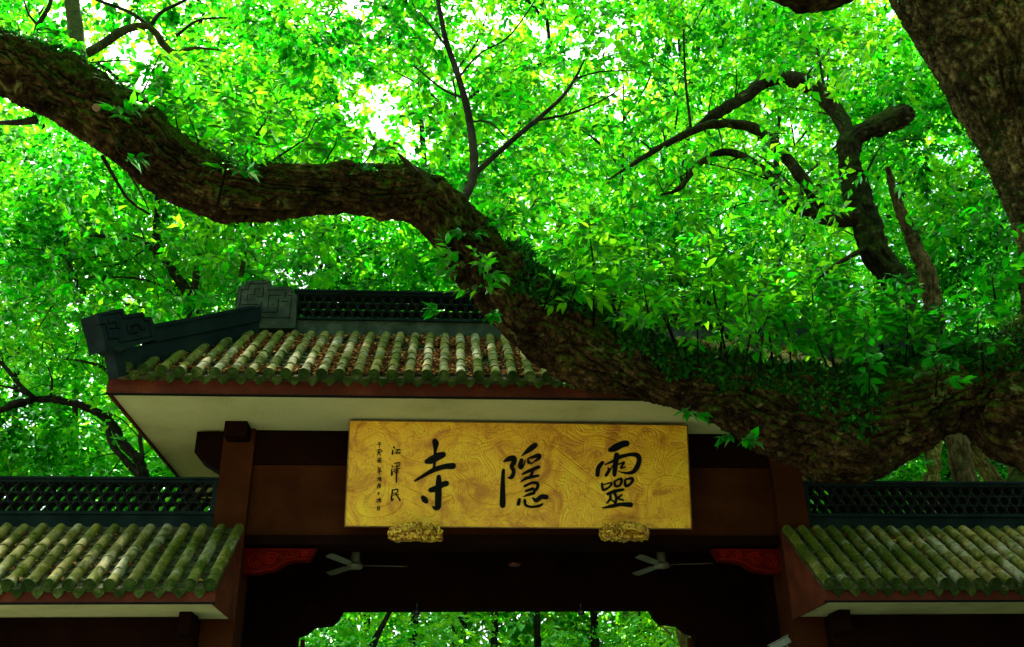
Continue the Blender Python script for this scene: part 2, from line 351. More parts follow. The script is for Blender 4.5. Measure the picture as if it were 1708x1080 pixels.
# ================================================================== GATE
XL, XR = -2.90, 4.68; PW = .40; XC = (XL+XR)/2
ZS = 5.935; TA = math.radians(39.15)
gate = tag(empty('temple_gate', (XC, 12.4, 0)), 'tall dark red timber temple gate with a mossy hipped tile roof', 'temple gate')
def gp(o):  # parent keeping world position
    o.parent = gate; o.matrix_parent_inverse = Matrix.Translation(gate.location).inverted(); return o
def child(o, par):
    o.parent = par
    if par is gate: o.matrix_parent_inverse = Matrix.Translation(gate.location).inverted()
    return o
for x in (XL, XR-PW):
    child(MB().box(x, x+PW, 12.0, 12.5, 0, ZS-.002).build('pillar', M['wood'], bevel=.008), gate)
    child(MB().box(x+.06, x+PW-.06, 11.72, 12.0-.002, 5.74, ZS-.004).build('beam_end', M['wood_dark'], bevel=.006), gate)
# side beam ends with a shaped tip
for s, x in ((-1, XL), (1, XR)):
    pts = [(0, 5.90), (.36, 5.90), (.36, 5.62), (.27, 5.52), (.0, 5.36)]
    b = MB(); b.prism([(x+s*a, 12.05, z) for a, z in pts], np.array([0, .3, 0])); child(b.build('beam_end', M['wood_dark']), gate)
x0, x1 = XL+PW+.002, XR-PW-.002
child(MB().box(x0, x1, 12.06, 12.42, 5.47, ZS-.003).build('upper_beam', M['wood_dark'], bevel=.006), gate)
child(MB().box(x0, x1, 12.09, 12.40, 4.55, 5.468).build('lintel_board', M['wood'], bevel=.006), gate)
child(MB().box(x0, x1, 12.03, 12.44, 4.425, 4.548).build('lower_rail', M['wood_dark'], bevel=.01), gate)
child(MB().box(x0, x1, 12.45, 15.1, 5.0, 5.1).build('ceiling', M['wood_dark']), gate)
for k in range(9):
    xx = x0+.35+k*(x1-x0-.7)/8
    child(MB().box(xx-.05, xx+.05, 12.46, 14.3, 4.88, 4.998).build('joist', M['wood_dark']), gate)
# side walls of the passage, rear wall with stepped opening
for x in (XL+.02, XR-.14):
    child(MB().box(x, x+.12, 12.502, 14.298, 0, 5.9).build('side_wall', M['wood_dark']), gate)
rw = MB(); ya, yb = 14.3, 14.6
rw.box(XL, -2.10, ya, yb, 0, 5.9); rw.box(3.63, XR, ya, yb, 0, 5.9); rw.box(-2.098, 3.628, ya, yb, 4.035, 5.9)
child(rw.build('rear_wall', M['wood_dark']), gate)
for s, xo in ((1, -2.098), (-1, 3.628)):
    prof = [(0, 3.66), (.12, 3.70), (.24, 3.80), (.48, 3.82), (.56, 3.90), (.63, 4.033), (0, 4.033)]
    b = MB(); b.prism([(xo+s*a, ya+.02, z) for a, z in prof], np.array([0, .2, 0])); child(b.build('corner_bracket', M['wood_dark']), gate)
for x in (-2.02, 3.50):
    child(MB().box(x, x+.05, 14.2, 14.298, 0, 3.6).build('door_post', M['wood'], bevel=.005), gate)
# carved red brackets (queti) under the lintel
for s, xo in ((1, XL+PW), (-1, XR-PW)):
    prof = [(.004, 4.40), (.004, 4.09), (.20, 4.09), (.24, 4.11), (.36, 4.125), (.44, 4.17), (.52, 4.22), (.62, 4.245), (.80, 4.25), (.88, 4.40)]
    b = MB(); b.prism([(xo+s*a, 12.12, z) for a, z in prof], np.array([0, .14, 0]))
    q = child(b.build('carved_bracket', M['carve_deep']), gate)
    m = MB()   # raised scrolls
    for (cx_, cz_, R_, tn) in ((.14, 4.24, .10, 2.2), (.33, 4.27, .085, 2.0), (.55, 4.32, .05, 1.6), (.74, 4.33, .045, 1.7)):
        pts = []
        for t in np.linspace(0, 1, 26):
            a = t*tn*2*math.pi; rr = R_*(1-t*.85); pts.append((xo+s*(cx_+rr*math.cos(a)), 12.112, cz_+rr*math.sin(a)))
        m.tube(pts, .012, 6)
    for pp in ([(.03, 4.12), (.18, 4.115), (.36, 4.15), (.50, 4.235), (.64, 4.27), (.80, 4.27)], [(.03, 4.38), (.4, 4.385), (.84, 4.385)], [(.2, 4.36), (.42, 4.33), (.48, 4.27), (.63, 4.30), (.68, 4.36)]):
        m.tube([(xo+s*a, 12.119, z) for a, z in pp], .009, 6)
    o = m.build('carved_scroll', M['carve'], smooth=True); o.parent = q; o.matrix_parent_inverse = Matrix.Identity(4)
# eaves
EX0, EX1, EY = -4.016, 2*XC+4.016, 10.74
so_ = MB().box(EX0+.03, EX1-.03, EY+.028, 15.3, ZS, ZS+.04).build('soffit', M['soffit']); child(so_, gate)
def fas(xa, xb, y0, y1):  # front fascia with corner upturn
    n = 40; V = []; F = []
    for i in range(n+1):
        x = xa+(xb-xa)*i/n; e = min(x-xa, xb-x); zt = 6.085+.12*max(0, 1-e/1.1)**2
        V += [(x, y0, ZS-.035), (x, y0, zt), (x, y1, zt), (x, y1, ZS-.035)]
    for i in range(n):
        for k in range(4): F.append((i*4+k, i*4+(k+1) % 4, (i+1)*4+(k+1) % 4, (i+1)*4+k))
    F += [(3, 2, 1, 0), (n*4, n*4+1, n*4+2, n*4+3)]
    return MB().add(V, F)
child(fas(EX0, EX1, EY, EY+.026).build('fascia', M['fascia']), gate)
child(MB().box(EX0+.004, EX1-.004, EY-.012, EY+.024, ZS-.055, ZS-.037).build('drip_moulding', M['black']), gate)
for x in (EX0, EX1-.026): child(MB().box(x, x+.026, EY+.028, 15.3, ZS-.035, 6.16).build('fascia', M['fascia']), gate)
child(MB().box(EX0, EX1, 15.302, 15.33, ZS-.035, 6.1).build('fascia', M['fascia']), gate)
# roof: solid body under the tiles
RX0, RX1 = -3.90, 2*XC+3.90
ea = 10.66; ez = 6.10; ry = 12.38; rz = ez+(ry-ea)*math.tan(TA); HX = 1.10
roof = MB(); xl, xr = RX0+HX, RX1-HX; RB = 15.25
roof.add([(RX0, ea, ez), (RX1, ea, ez), (xr, ry, rz), (xl, ry, rz), (RX0, RB, ez), (RX1, RB, ez), (RX0, ea, ez-.03), (RX1, ea, ez-.03), (RX0, RB, ez-.03), (RX1, RB, ez-.03)],
         [(0, 1, 2, 3), (5, 4, 3, 2), (4, 0, 3), (1, 5, 2), (6, 7, 1, 0), (7, 9, 5, 1), (9, 8, 4, 5), (8, 6, 0, 4), (6, 8, 9, 7)])
roofo = child(roof.build('roof', M['pan']), gate)
def rchild(o, par=None):
    par = par or roofo; o.parent = par; return o   # roof has gate inverse; keep world by same inverse
# NOTE children of `roof` live in world coordinates too: roof's own matrix_world is identity

# shared tile meshes ------------------------------------------------------
TR = .063
def cover_mesh(L=.29, r0=TR, r1=TR*.93):
    V = []; F = []; n = 10
    prof = [(0, r0*1.0), (.006, r0*1.05), (.028, r0*1.05), (.034, r0), (L, r1)]
    for (s, r) in prof:
        for k in range(n+1):
            a = math.radians(-15)+math.radians(210)*k/n; V.append((r*math.cos(a), s, r*math.sin(a)))
    for i in range(len(prof)-1):
        for k in range(n): F.append((i*(n+1)+k, (i+1)*(n+1)+k, (i+1)*(n+1)+k+1, i*(n+1)+k+1))
    b0 = len(V); V += [(0, 0, -.01)]; F += [(k, k+1, b0) for k in range(n)]
    me = mesh('cover_tile', V, F, M['tile']); me.polygons.foreach_set('use_smooth', [i < 40 for i in range(len(F))]); return me
def disc_mesh():
    b = MB(); n = 18
    for (ra, rb, ya_, yb_) in ((0, .063, 0, -.0), ):
        pass
    prof = [(0, -.012), (.012, -.014), (.016, -.006), (.030, -.006), (.034, -.013), (.042, -.013), (.046, -.006), (.054, -.007), (.058, -.018), (.066, -.018), (.067, .02)]
    V = []; F = []
    for (r, y) in prof:
        for k in range(n):
            a = 2*math.pi*k/n; w = 1+.10*math.sin(5*a)*(1 if .02 < r < .05 else 0); V.append((r*w*math.cos(a), y, r*w*math.sin(a)))
    for i in range(len(prof)-1):
        for k in range(n): F.append((i*n+k, i*n+(k+1) % n, (i+1)*n+(k+1) % n, (i+1)*n+k))
    me = mesh('eave_disc', V, F, M['disc'], False); return me
def drip_mesh():
    top = []; 
    for k in range(7):
        t = k/6; x = -.075+.15*t; top.append((x, 0, -.035*math.sin(math.pi*t)+.018))
    out = [(-.075, 0, -.005), (-.066, 0, -.055), (-.038, 0, -.088), (0, 0, -.120), (.038, 0, -.088), (.066, 0, -.055), (.075, 0, -.005)]
    pts = top[::-1]; b = MB(); poly = out+[(x, y, z) for x, y, z in pts[1:-1]]
    b.prism(poly, np.array([0, .018, 0]))
    b.tube([(-.05, -.002, -.045), (0, -.002, -.085), (.05, -.002, -.045)], .006, 5); b.tube([(-.03, -.002, -.035), (0, -.002, -.055), (.03, -.002, -.035)], .005, 5)
    return mesh('drip_tile', b.v, b.f, M['disc'])
def pan_mesh(L=.16, w=.085):
    V = []; F = []; n = 6
    for (s, dz) in ((0, -.016), (0, 0), (L+.03, -.012)):
        for k in range(n+1):
            t = k/n*2-1; V.append((w*t, s, .032*t*t-.012+dz))
    for i in range(2):
        for k in range(n): F.append((i*(n+1)+k, i*(n+1)+k+1, (i+1)*(n+1)+k+1, (i+1)*(n+1)+k))
    return mesh('pan_tile', V, F, M['pan'], False)
ME_C, ME_D, ME_T, ME_P = cover_mesh(), disc_mesh(), drip_mesh(), pan_mesh()
STEP = .283
def roofing(par, xs, y_e, z_e, topfun, lift, label_n=[0], stuff_rng=None, panmax=None):
    """columns of cover tiles up a slope of angle TA, pans between"""
    n = 0; ct, st = math.cos(TA), math.sin(TA); sv = []; sf = []
    for ci, x in enumerate(xs):
        L = topfun(x); k = 0; zl = lift(x)
        tiltx = 0
        while k*STEP < L-.03:
            ln = min(STEP, L-k*STEP); s = k*STEP
            loc = Vector((x+random.uniform(-.004, .004), y_e+s*ct, z_e+zl*(1-s/2.2)+s*st+.045+random.uniform(-.003, .003)))
            rot = Matrix.Rotation(TA+random.uniform(-.012, .012)-zl*.4, 4, 'X') @ Matrix.Rotation(random.uniform(-.02, .02), 4, 'Z')
            sc = Matrix.Diagonal((1, (ln+.012)/.29, 1, 1))
            mw = Matrix.Translation(loc) @ rot @ sc
            if stuff_rng and stuff_rng[0] < x < stuff_rng[1]:
                b = len(sv); sv += [tuple(mw @ v.co) for v in ME_C.vertices]; sf += [tuple(i+b for i in p.vertices) for p in ME_C.polygons]
            else:
                o = link('cover_tile', ME_C, par); o.matrix_local = mw; n += 1
            k += 1
        o = link('eave_disc', ME_D, par)
        o.matrix_local = Matrix.Translation((x, y_e-.022, z_e+zl+.040)) @ Matrix.Rotation(TA*.3, 4, 'X') @ Matrix.Rotation(random.uniform(0, 6), 4, 'Y'); n += 1
    if sv:
        o = link('hidden_cover_tiles', mesh('cover_tiles', sv, sf, M['tile'], True), par); o['kind'] = 'stuff'
    np_ = 0; pvv = []; pf = []
    for a, b_ in zip(xs[:-1], xs[1:]):
        x = (a+b_)/2; L = topfun(x); zl = lift(x)
        o = link('drip_tile', ME_T, par); o.matrix_local = Matrix.Translation((x, y_e-.004, z_e+zl+.008)) @ Matrix.Rotation(TA*.2, 4, 'X') @ Matrix.Diagonal((.88, 1, .92, 1))
        k = 0
        while k*.17 < L-.05:
            s = k*.17; mw = Matrix.Translation((x, y_e+s*ct-.02, z_e+zl*(1-s/2.2)+s*st+.012+random.uniform(0, .006))) @ Matrix.Rotation(TA-.06, 4, 'X') @ Matrix.Diagonal(((b_-a)/.2, 1, 1, 1))
            if panmax is None or (np_ < panmax and not (stuff_rng and stuff_rng[0] < x)):
                o = link('pan_tile', ME_P, par); o.matrix_local = mw; np_ += 1
            else:
                b = len(pvv); pvv += [tuple(mw @ v.co) for v in ME_P.vertices]; pf += [tuple(i+b for i in p.vertices) for p in ME_P.polygons]
            k += 1
    if pvv:
        o = link('covered_pan_tiles', mesh('pan_tiles', pvv, pf, M['pan']), par); o['kind'] = 'stuff'
def topmain(x):
    e = min(x-(RX0), (RX1)-x)
    return max(.12, min(1.98, (e/HX)*(1.98)-.05))
xs = [-3.80+.2075*i for i in range(46)]
roofing(roofo, xs, 10.64, 6.085, topmain, lambda x: .07*max(0, 1-min(x-RX0, RX1-x)/1.1)**2, stuff_rng=(1.62, 2.9), panmax=230)

# ---- ridge lattice builder -------------------------------------------------
def ring_mesh(R, w, dep):
    V = []; F = []; n = 14
    for (r, y) in ((R, 0), (R-w, 0), (R-w, dep), (R, dep)):
        for k in range(n):
            a = 2*math.pi*k/n; V.append((r*math.cos(a), y, r*math.sin(a)))
    for i in range(4):
        for k in range(n): F.append((i*n+k, ((i+1) % 4)*n+k, ((i+1) % 4)*n+(k+1) % n, i*n+(k+1) % n))
    return mesh('ring_tile', V, F, M['ring'])
def lattice(par, xa, xb, yf, dep, z0, z1, zb, tf, R, seg_end=None):
    """par part; frame around an openwork of ring tiles; zb is the bottom of the moulded base"""
    fr = MB(); fr.box(xa, xb, yf, yf+dep, z1-tf, z1); fr.box(xa, xb, yf-.015, yf+dep+.015, z0, z0+tf*1.1)
    fr.box(xa, xa+.06, yf, yf+dep, z0+tf*1.1, z1-tf); fr.box(xb-.06, xb, yf, yf+dep, z0+tf*1.1, z1-tf)
    f = link('ridge_frame', None) if False else fr.build('ridge_frame', M['ridge'], par)
    cp = MB(); cp.box(xa-.01, xb+.01, yf-.03, yf+dep+.03, z1+.002, z1+.03); cp.build('ridge_cap', M['ridge'], par)
    bs = MB(); bs.box(xa-.0, xb+.0, yf+.02, yf+dep-.02, zb, z0-.002); bs.build('ridge_base', M['ridge_grey'] if par is roofo else M['ridge'], par)
    me = ring_mesh(R, R*.17, dep*.8); h = R*1.73; zlo = z0+tf*1.1; zhi = z1-tf
    rows = int((zhi-zlo)/h)+2; zc0 = (zlo+zhi)/2-(3-1)/2*h; n = 0
    for rr in range(3):
        x = xa+.06+R*(1 if rr % 2 else .0)
        while x < xb-.05:
            p = np.array([x, yf+.02, zc0+rr*h])
            if x > xa+.06+R*.5 and x < xb-.06-R*.5:
                o = link('ring_tile', me, par, p); n += 1
            x += 2*R
    return n
zl0, zl1 = 7.665, 8.105
LX0, LX1 = -2.22, 2*XC+2.22
lattice(roofo, LX0, LX1, 12.28, .24, zl0, zl1, 7.25, .035, .070)
roof_par = roofo
# ridge end blocks with cut meander lines (Boolean on a real slab)
def cut_block(name, outline, grooves, p0, nrm, thick, gw, gd, matl, par, mirror=None):
    """outline & grooves in photograph-derived points already on the plane (3-D); nrm points to the viewer"""
    nrm = np.asarray(nrm, float)/np.linalg.norm(nrm)
    a = MB(); a.prism([p for p in outline], -nrm*thick); me = mesh(name, a.v, a.f, matl)
    bm = bmesh.new(); bm.from_mesh(me); bmesh.ops.recalc_face_normals(bm, faces=bm.faces); bm.to_mesh(me); bm.free()
    base = link(name, me)
    c = MB(); uz = np.array([0, 0, 1.])
    for gi, g in enumerate(grooves):
        for i in range(len(g)-1):
            p, q = np.asarray(g[i]), np.asarray(g[i+1]); d = (q-p); Ld = np.linalg.norm(d); d = d/Ld; s = np.cross(nrm, d)
            e = gw*.5; pts = [p-d*e+s*e, q+d*e+s*e, q+d*e-s*e, p-d*e-s*e]; dd = gd*(1+.02*i+.03*(gi % 5))
            c.prism([x+nrm*.01 for x in pts], -nrm*(dd+.01))
    cm = mesh('cutter', c.v, c.f, matl); bm = bmesh.new(); bm.from_mesh(cm); bmesh.ops.recalc_face_normals(bm, faces=bm.faces); bm.to_mesh(cm); bm.free()
    cut = link('cutter', cm)
    md = base.modifiers.new('cut', 'BOOLEAN'); md.operation = 'DIFFERENCE'; md.object = cut; md.solver = 'EXACT'; md.use_self = True
    dg = bpy.context.evaluated_depsgraph_get(); nm = bpy.data.meshes.new_from_object(base.evaluated_get(dg))
    base.modifiers.clear(); base.data = nm; nm.name = name
    bpy.data.objects.remove(cut); bpy.data.meshes.remove(cm); bpy.data.meshes.remove(me)
    base.parent = par
    if mirror is not None:   # mirrored twin on the other end
        m2 = nm.copy(); 
        for v in m2.vertices: v.co.x = 2*mirror-v.co.x
        m2.flip_normals(); o = link(name, m2, par)
    return base
YB = 12.22
zz = lambda L, Y: [P(385+u/12, 460+v/12, Y) for u, v in L]
out = [(90,670),(150,200),(285,200),(295,100),(790,100),(790,215),(1220,225),(1225,365),(1320,375),(1290,1050),(430,1050),(480,630)]
gr = [[(180,600),(215,275),(355,275),(375,160),(725,165)], [(325,490),(340,385),(470,385),(490,270),(580,275)], [(660,235),(635,430),(530,430)], [(240,575),(535,580)],
      [(725,285),(1150,290)], [(740,655),(765,395),(1010,395)], [(1095,340),(1090,430)], [(1145,400),(1245,400)], [(1010,515),(1140,515)], [(815,575),(860,575)],
      [(960,470),(930,735),(660,735)], [(610,540),(590,765)], [(510,840),(1170,850),(1215,440)]]
cut_block('ridge_end_block', zz(out, YB), [zz(g, YB) for g in gr], None, (0, -1, 0), .30, .014, .03, M['ridge_grey'], roofo, XC)
# hip ridges
hd = np.array([HX, 12.22-10.66, 0]); hd /= np.linalg.norm(hd); hn = np.array([hd[1], -hd[0], 0])
H0 = np.array([-3.87, 10.62, 0.])+hn*.10
z5 = lambda L: [onplane(140+u/4.744, 460+v/4.744, H0, hn) for u, v in L]
z9 = lambda L: [onplane(140+u/9.82, 500+v/9.82, H0+hn*.03, hn) for u, v in L]
def both(b, name, matl, par):
    o = b.build(name, matl, par); m2 = o.data.copy()
    for v in m2.vertices: v.co.x = 2*XC-v.co.x
    m2.flip_normals(); link(name, m2, par); return o
b = MB(); b.prism(z5([(560, 400), (1400, 242), (1400, 360), (560, 525)]), -hn*.24); both(b, 'hip_ridge', M['ridge'], roofo)
b = MB(); b.prism([p-hn*.03 for p in z5([(250, 590), (1420, 358), (1420, 470), (290, 800)])], -hn*.18); both(b, 'hip_ridge_base', M['ridge'], roofo)
b = MB(); b.prism([p+hn*.025 for p in z5([(555, 385), (1345, 238), (1345, 262), (558, 412)])], -hn*.29); both(b, 'hip_ridge_cap', M['ridge'], roofo)
out9 = [(215, 225), (640, 140), (680, 250), (970, 200), (1005, 290), (1100, 280), (1165, 430), (1195, 640), (590, 850), (480, 770), (360, 830), (330, 640)]
gr9 = [[(300,265),(600,210),(650,320),(965,275),(990,350),(1065,350),(1110,610),(590,710),(560,640),(410,645)], [(265,410),(350,400)], [(400,330),(410,400),(480,395)], [(430,480),(590,470)], [(370,440),(400,640)],
       [(480,370),(520,370),(540,460)], [(690,400),(740,560),(870,545)], [(770,435),(900,410),(930,495),(1010,490)], [(770,435),(800,490)]]
cut_block('hip_end_block', z9(out9), [z9(g) for g in gr9], None, hn, .30, .016, .03, M['ridge'], roofo, XC)

# ================================================================== WINGS
def wing(sgn, xin, xout, sp, label):
    """low walls flanking the gate; sgn -1 left, +1 right; xin = gable end by the gate"""
    root = tag(empty('gate_wing_wall', ((xin+xout)/2, 12.2, 0)), label, 'wall')
    inv = Matrix.Translation(root.location).inverted()
    def ch(o): o.parent = root; o.matrix_parent_inverse = inv; return o
    xa, xb = min(xin, xout), max(xin, xout)
    pa, pb = (xa, XL-.002) if sgn < 0 else (XR+.002, xb)
    ch(MB().box(pa, pb, 11.80, 12.5, 0, 3.52).build('wall', M['wood_dark']))
    gx0, gx1 = (xa, xb)
    ch(MB().box(gx0+.03, gx1-.03, 10.88, 11.99, 3.53, 3.56).build('soffit', M['soffit']))
    ch(MB().box(gx0, gx1, 10.85, 10.878, 3.525, 3.655).build('fascia', M['fascia']))
    ch(MB().box(gx0, gx1, 10.84, 10.88, 3.505, 3.523).build('drip_moulding', M['black']))
    # gable end board by the gate
    ex = xin-.03 if sgn < 0 else xin
    b = MB(); b.prism([(ex, 10.88, 3.50), (ex, 10.88, 3.66), (ex, 11.99, 4.60), (ex, 11.99, 3.50)], np.array([.03, 0, 0])); ch(b.build('gable_board', M['fascia']))
    # corbel under the soffit beside the pillar
    cx0 = XL-.12 if sgn < 0 else XR-.02
    ch(MB().box(cx0, cx0+.14, 11.45, 11.798, 3.28, 3.525).build('corbel', M['wood_dark'], bevel=.01))
    yr, ye = 12.14, 10.83; zr = 3.66+(yr-ye)*math.tan(TA)
    r = MB(); r.prism([(xa+.005, ye, 3.66), (xa+.005, 11.995, 3.66+(11.995-ye)*math.tan(TA)), (xa+.005, 11.995, 3.63), (xa+.005, ye, 3.63)], np.array([xb-xa-.01, 0, 0]))
    rf = ch(r.build('roof', M['pan']))
    bk = MB(); bk.prism([(pa, 12.0, 3.55), (pa, 12.0, 4.6), (pa, yr, zr), (pa, 13.45, 3.66), (pa, 13.45, 3.55)], np.array([pb-pa, 0, 0])); ch(bk.build('rear_slope', M['pan']))
    n = int((xb-xa)/sp); xs = [xin+sgn*(.055+sp*i) for i in range(n)]
    if sgn < 0: xs = xs[::-1]
    roofing(rf, xs, 10.80, 3.655, lambda x: 1.43, lambda x: 0)
    lattice(rf, pa, pb, 12.03, .22, 4.80, 5.245, 4.45, .035, .072)
    return root
wing(-1, -2.50, -6.4, .213, 'low lattice-ridged flanking wall at the left side of the gate')
wing(1, 4.28, 8.5, .194, 'low lattice-ridged flanking wall right of the gate, under the bent tree limb')

# ================================================================== PLAQUE
BLp, BRp, TLp, TRp = P(578, 878, 11.83), P(1146, 881, 11.83), P(582, 702, 11.58), P(1152, 711, 11.58)
ux = (BRp-BLp)+(TRp-TLp); ux /= np.linalg.norm(ux); uy = (TLp-BLp)+(TRp-BRp); uy -= ux*np.dot(uy, ux); uy /= np.linalg.norm(uy); un = np.cross(ux, uy)
if un[1] > 0: un = -un
cen = (BLp+BRp+TLp+TRp)/4; hw = np.dot((BRp-BLp+TRp-TLp), ux)/4; hh = np.dot((TLp-BLp+TRp-BRp), uy)/4
RM = Matrix(((ux[0], uy[0], -un[0]*-1, cen[0]), (ux[1], uy[1], un[1], cen[1]), (ux[2], uy[2], un[2], cen[2]), (0, 0, 0, 1)))
RM = Matrix(((ux[0], uy[0], un[0], cen[0]), (ux[1], uy[1], un[1], cen[1]), (ux[2], uy[2], un[2], cen[2]), (0, 0, 0, 1)))
def pl(px, py):
    q = onplane(px, py, cen, un)-cen; return np.dot(q, ux), np.dot(q, uy)
plq = tag(empty('name_plaque'), 'wide golden plaque with black calligraphy hung on the gate lintel', 'plaque'); plq.matrix_world = RM
b = MB(); b.box(-hw, hw, -hh, hh, -.07, -.012); b.build('board', M['gold_carve'], plq)
def relief():
    nx, ny = 760, 236; X, Y = np.meshgrid(np.linspace(-hw, hw, nx), np.linspace(-hh, hh, ny)); q = np.c_[X.ravel(), Y.ravel(), np.zeros(X.size)]
    wp = (np.c_[vn(q*2.2, 61), vn(q*2.2, 62), np.zeros(len(q))]-.5)*.7
    f = fbm((q+wp)*5.5, 2, 63)*11; c = np.abs(f-np.floor(f)-.5)*2; hcl = np.clip(c*1.7, 0, 1)**.7        # carved cloud lines
    f2_ = np.abs(fbm((q+wp*.6)*14, 2, 67)*9 % 1-.5)*2; H = (hcl*.7+.3*np.clip(f2_*1.5, 0, 1))*.6; 
    for k, (x0, y0, A, fr, ph, L_, w) in enumerate([(-2.1, .25, .20, 4.2, .3, 1.5, .085), (-.9, -.28, .17, 5.0, 1.2, 1.5, .075), (.2, .28, .16, 4.6, 2.2, 1.4, .08), (.9, -.25, .20, 4.4, .8, 1.3, .085), (-2.0, -.35, .14, 5.2, 2.8, 1.1, .07), (-.2, .05, .25, 3.8, 4.1, 1.3, .07)]):
        t = np.linspace(0, 1, 260); cx_ = x0+L_*t+.10*np.sin(fr*2*t*math.pi/2+ph); cy_ = y0+A*np.sin(fr*t*math.pi/1.6+ph); S_ = np.r_[0, np.cumsum(np.hypot(np.diff(cx_), np.diff(cy_)))]
        sel = np.nonzero((q[:, 0] > cx_.min()-.15) & (q[:, 0] < cx_.max()+.15) & (q[:, 1] > cy_.min()-.15) & (q[:, 1] < cy_.max()+.15))[0]
        d2 = (q[sel, 0][:, None]-cx_[None])**2+(q[sel, 1][:, None]-cy_[None])**2; j = d2.argmin(1); d = np.sqrt(d2[np.arange(len(sel)), j]); tx = np.gradient(cx_)[j]; ty = np.gradient(cy_)[j]
        sd_ = np.sign((q[sel, 0]-cx_[j])*ty-(q[sel, 1]-cy_[j])*tx)*d; ww = w*(.35+.65*np.sin(math.pi*np.clip(t[j]*.9+.08, 0, 1))); ins = d < ww
        u = S_[j]/.034; v = sd_/.030; row = np.floor(v); uu = u+.5*(row % 2); fu = uu-np.floor(uu)-.5; fv = v-row-.5; sc_ = np.clip((.30-(fu**2+fv**2))*5, 0, 1)
        H[sel[ins]] = (.55+.45*np.sqrt(np.clip(1-(d/ww)**2, 0, 1))*(.35+.65*sc_))[ins]
        edge = (d >= ww) & (d < ww+.007); H[sel[edge]] = .12
    H = H+.15*(vn(q*45, 66)-.5); V = np.c_[q[:, 0], q[:, 1], -.012+.014*np.clip(H, 0, 1)]
    i = np.arange(ny-1)[:, None]*nx; k = np.arange(nx-1)[None]; F = np.stack([i+k, i+k+1, i+nx+k+1, i+nx+k], -1).reshape(-1, 4)
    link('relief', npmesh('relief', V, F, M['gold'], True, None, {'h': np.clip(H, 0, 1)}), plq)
relief()
b = MB()
for (xa, xb, ya_, yb_) in ((-hw-.012, hw+.012, hh, hh+.012), (-hw-.012, hw+.012, -hh-.012, -hh), (-hw-.012, -hw, -hh, hh), (hw, hw+.012, -hh, hh)): b.box(xa, xb, ya_, yb_, -.075, .006)
b.build('rim', surf('bronze_rim', (.12, .05, .012), (.2, .09, .02), (.3, .15, .03), 8, .4, .1, .002, metallic=.5), plq)
def stroke(mb, pts, k, sc_, lift=.012):
    q = np.array([(u, v, w) for u, v, w in pts], float)
    S = spline(np.c_[q[:, 0], q[:, 1], np.zeros(len(q)), q[:, 2]], max(8, 6*len(q)))
    c = []; 
    for s in S: c.append((*pl(*sc_(s[0], s[1])), max(s[3], 5)))
    c = np.array(c); e = pl(*sc_(100, 100)); f2_ = pl(*sc_(200, 100)); ps = abs(f2_[0]-e[0])/100
    w = c[:, 2]*.5*ps; p = c[:, :2]; T = np.gradient(p, axis=0); T /= np.linalg.norm(T, axis=1, keepdims=True)+1e-9; Nn = np.c_[-T[:, 1], T[:, 0]]
    Lf = p+Nn*w[:, None]; Rt = p-Nn*w[:, None]
    def capp(pc, t, ww, sg):
        out_ = []
        for a in np.linspace(0, math.pi, 7)[1:-1]:
            n_ = np.array([-t[1], t[0]]); out_.append(pc+ww*(n_*math.cos(a)*sg+t*math.sin(a)*sg))
        return out_
    z = .010+k*.0006; n = len(p)
    V = [(*x, z) for x in Lf]+[(*x, z) for x in Rt]; F = [(i, i+1, n+i+1, n+i) for i in range(n-1)]
    e1 = capp(p[-1], T[-1], w[-1], 1); b1 = len(V); V += [(*x, z) for x in e1]; F.append(tuple([n-1]+[b1+i for i in range(len(e1))]+[2*n-1]))
    e0_ = capp(p[0], T[0], w[0], -1); b2 = len(V); V += [(*x, z) for x in e0_]; F.append(tuple([n]+[b2+i for i in range(len(e0_))]+[0]))
    # rim down to the board
    loop = list(range(0, n))+[b1+i for i in range(len(e1))]+list(range(2*n-1, n-1, -1))+[b2+i for i in range(len(e0_))]
    nb = len(V); V += [(V[i][0], V[i][1], -.008) for i in loop]; m_ = len(loop)
    F += [(loop[i], loop[(i+1) % m_], nb+(i+1) % m_, nb+i) for i in range(m_)]
    mb.add(V, F)
z3 = lambda u, v: (680+u/7.71, 720+v/7.714); z1_ = lambda u, v: (820+u/7.717, 720+v/7.714); z2_ = lambda u, v: (980+u/7.717, 720+v/7.714); z4_ = lambda u, v: (620+u/8.3, 730+v/8.308)
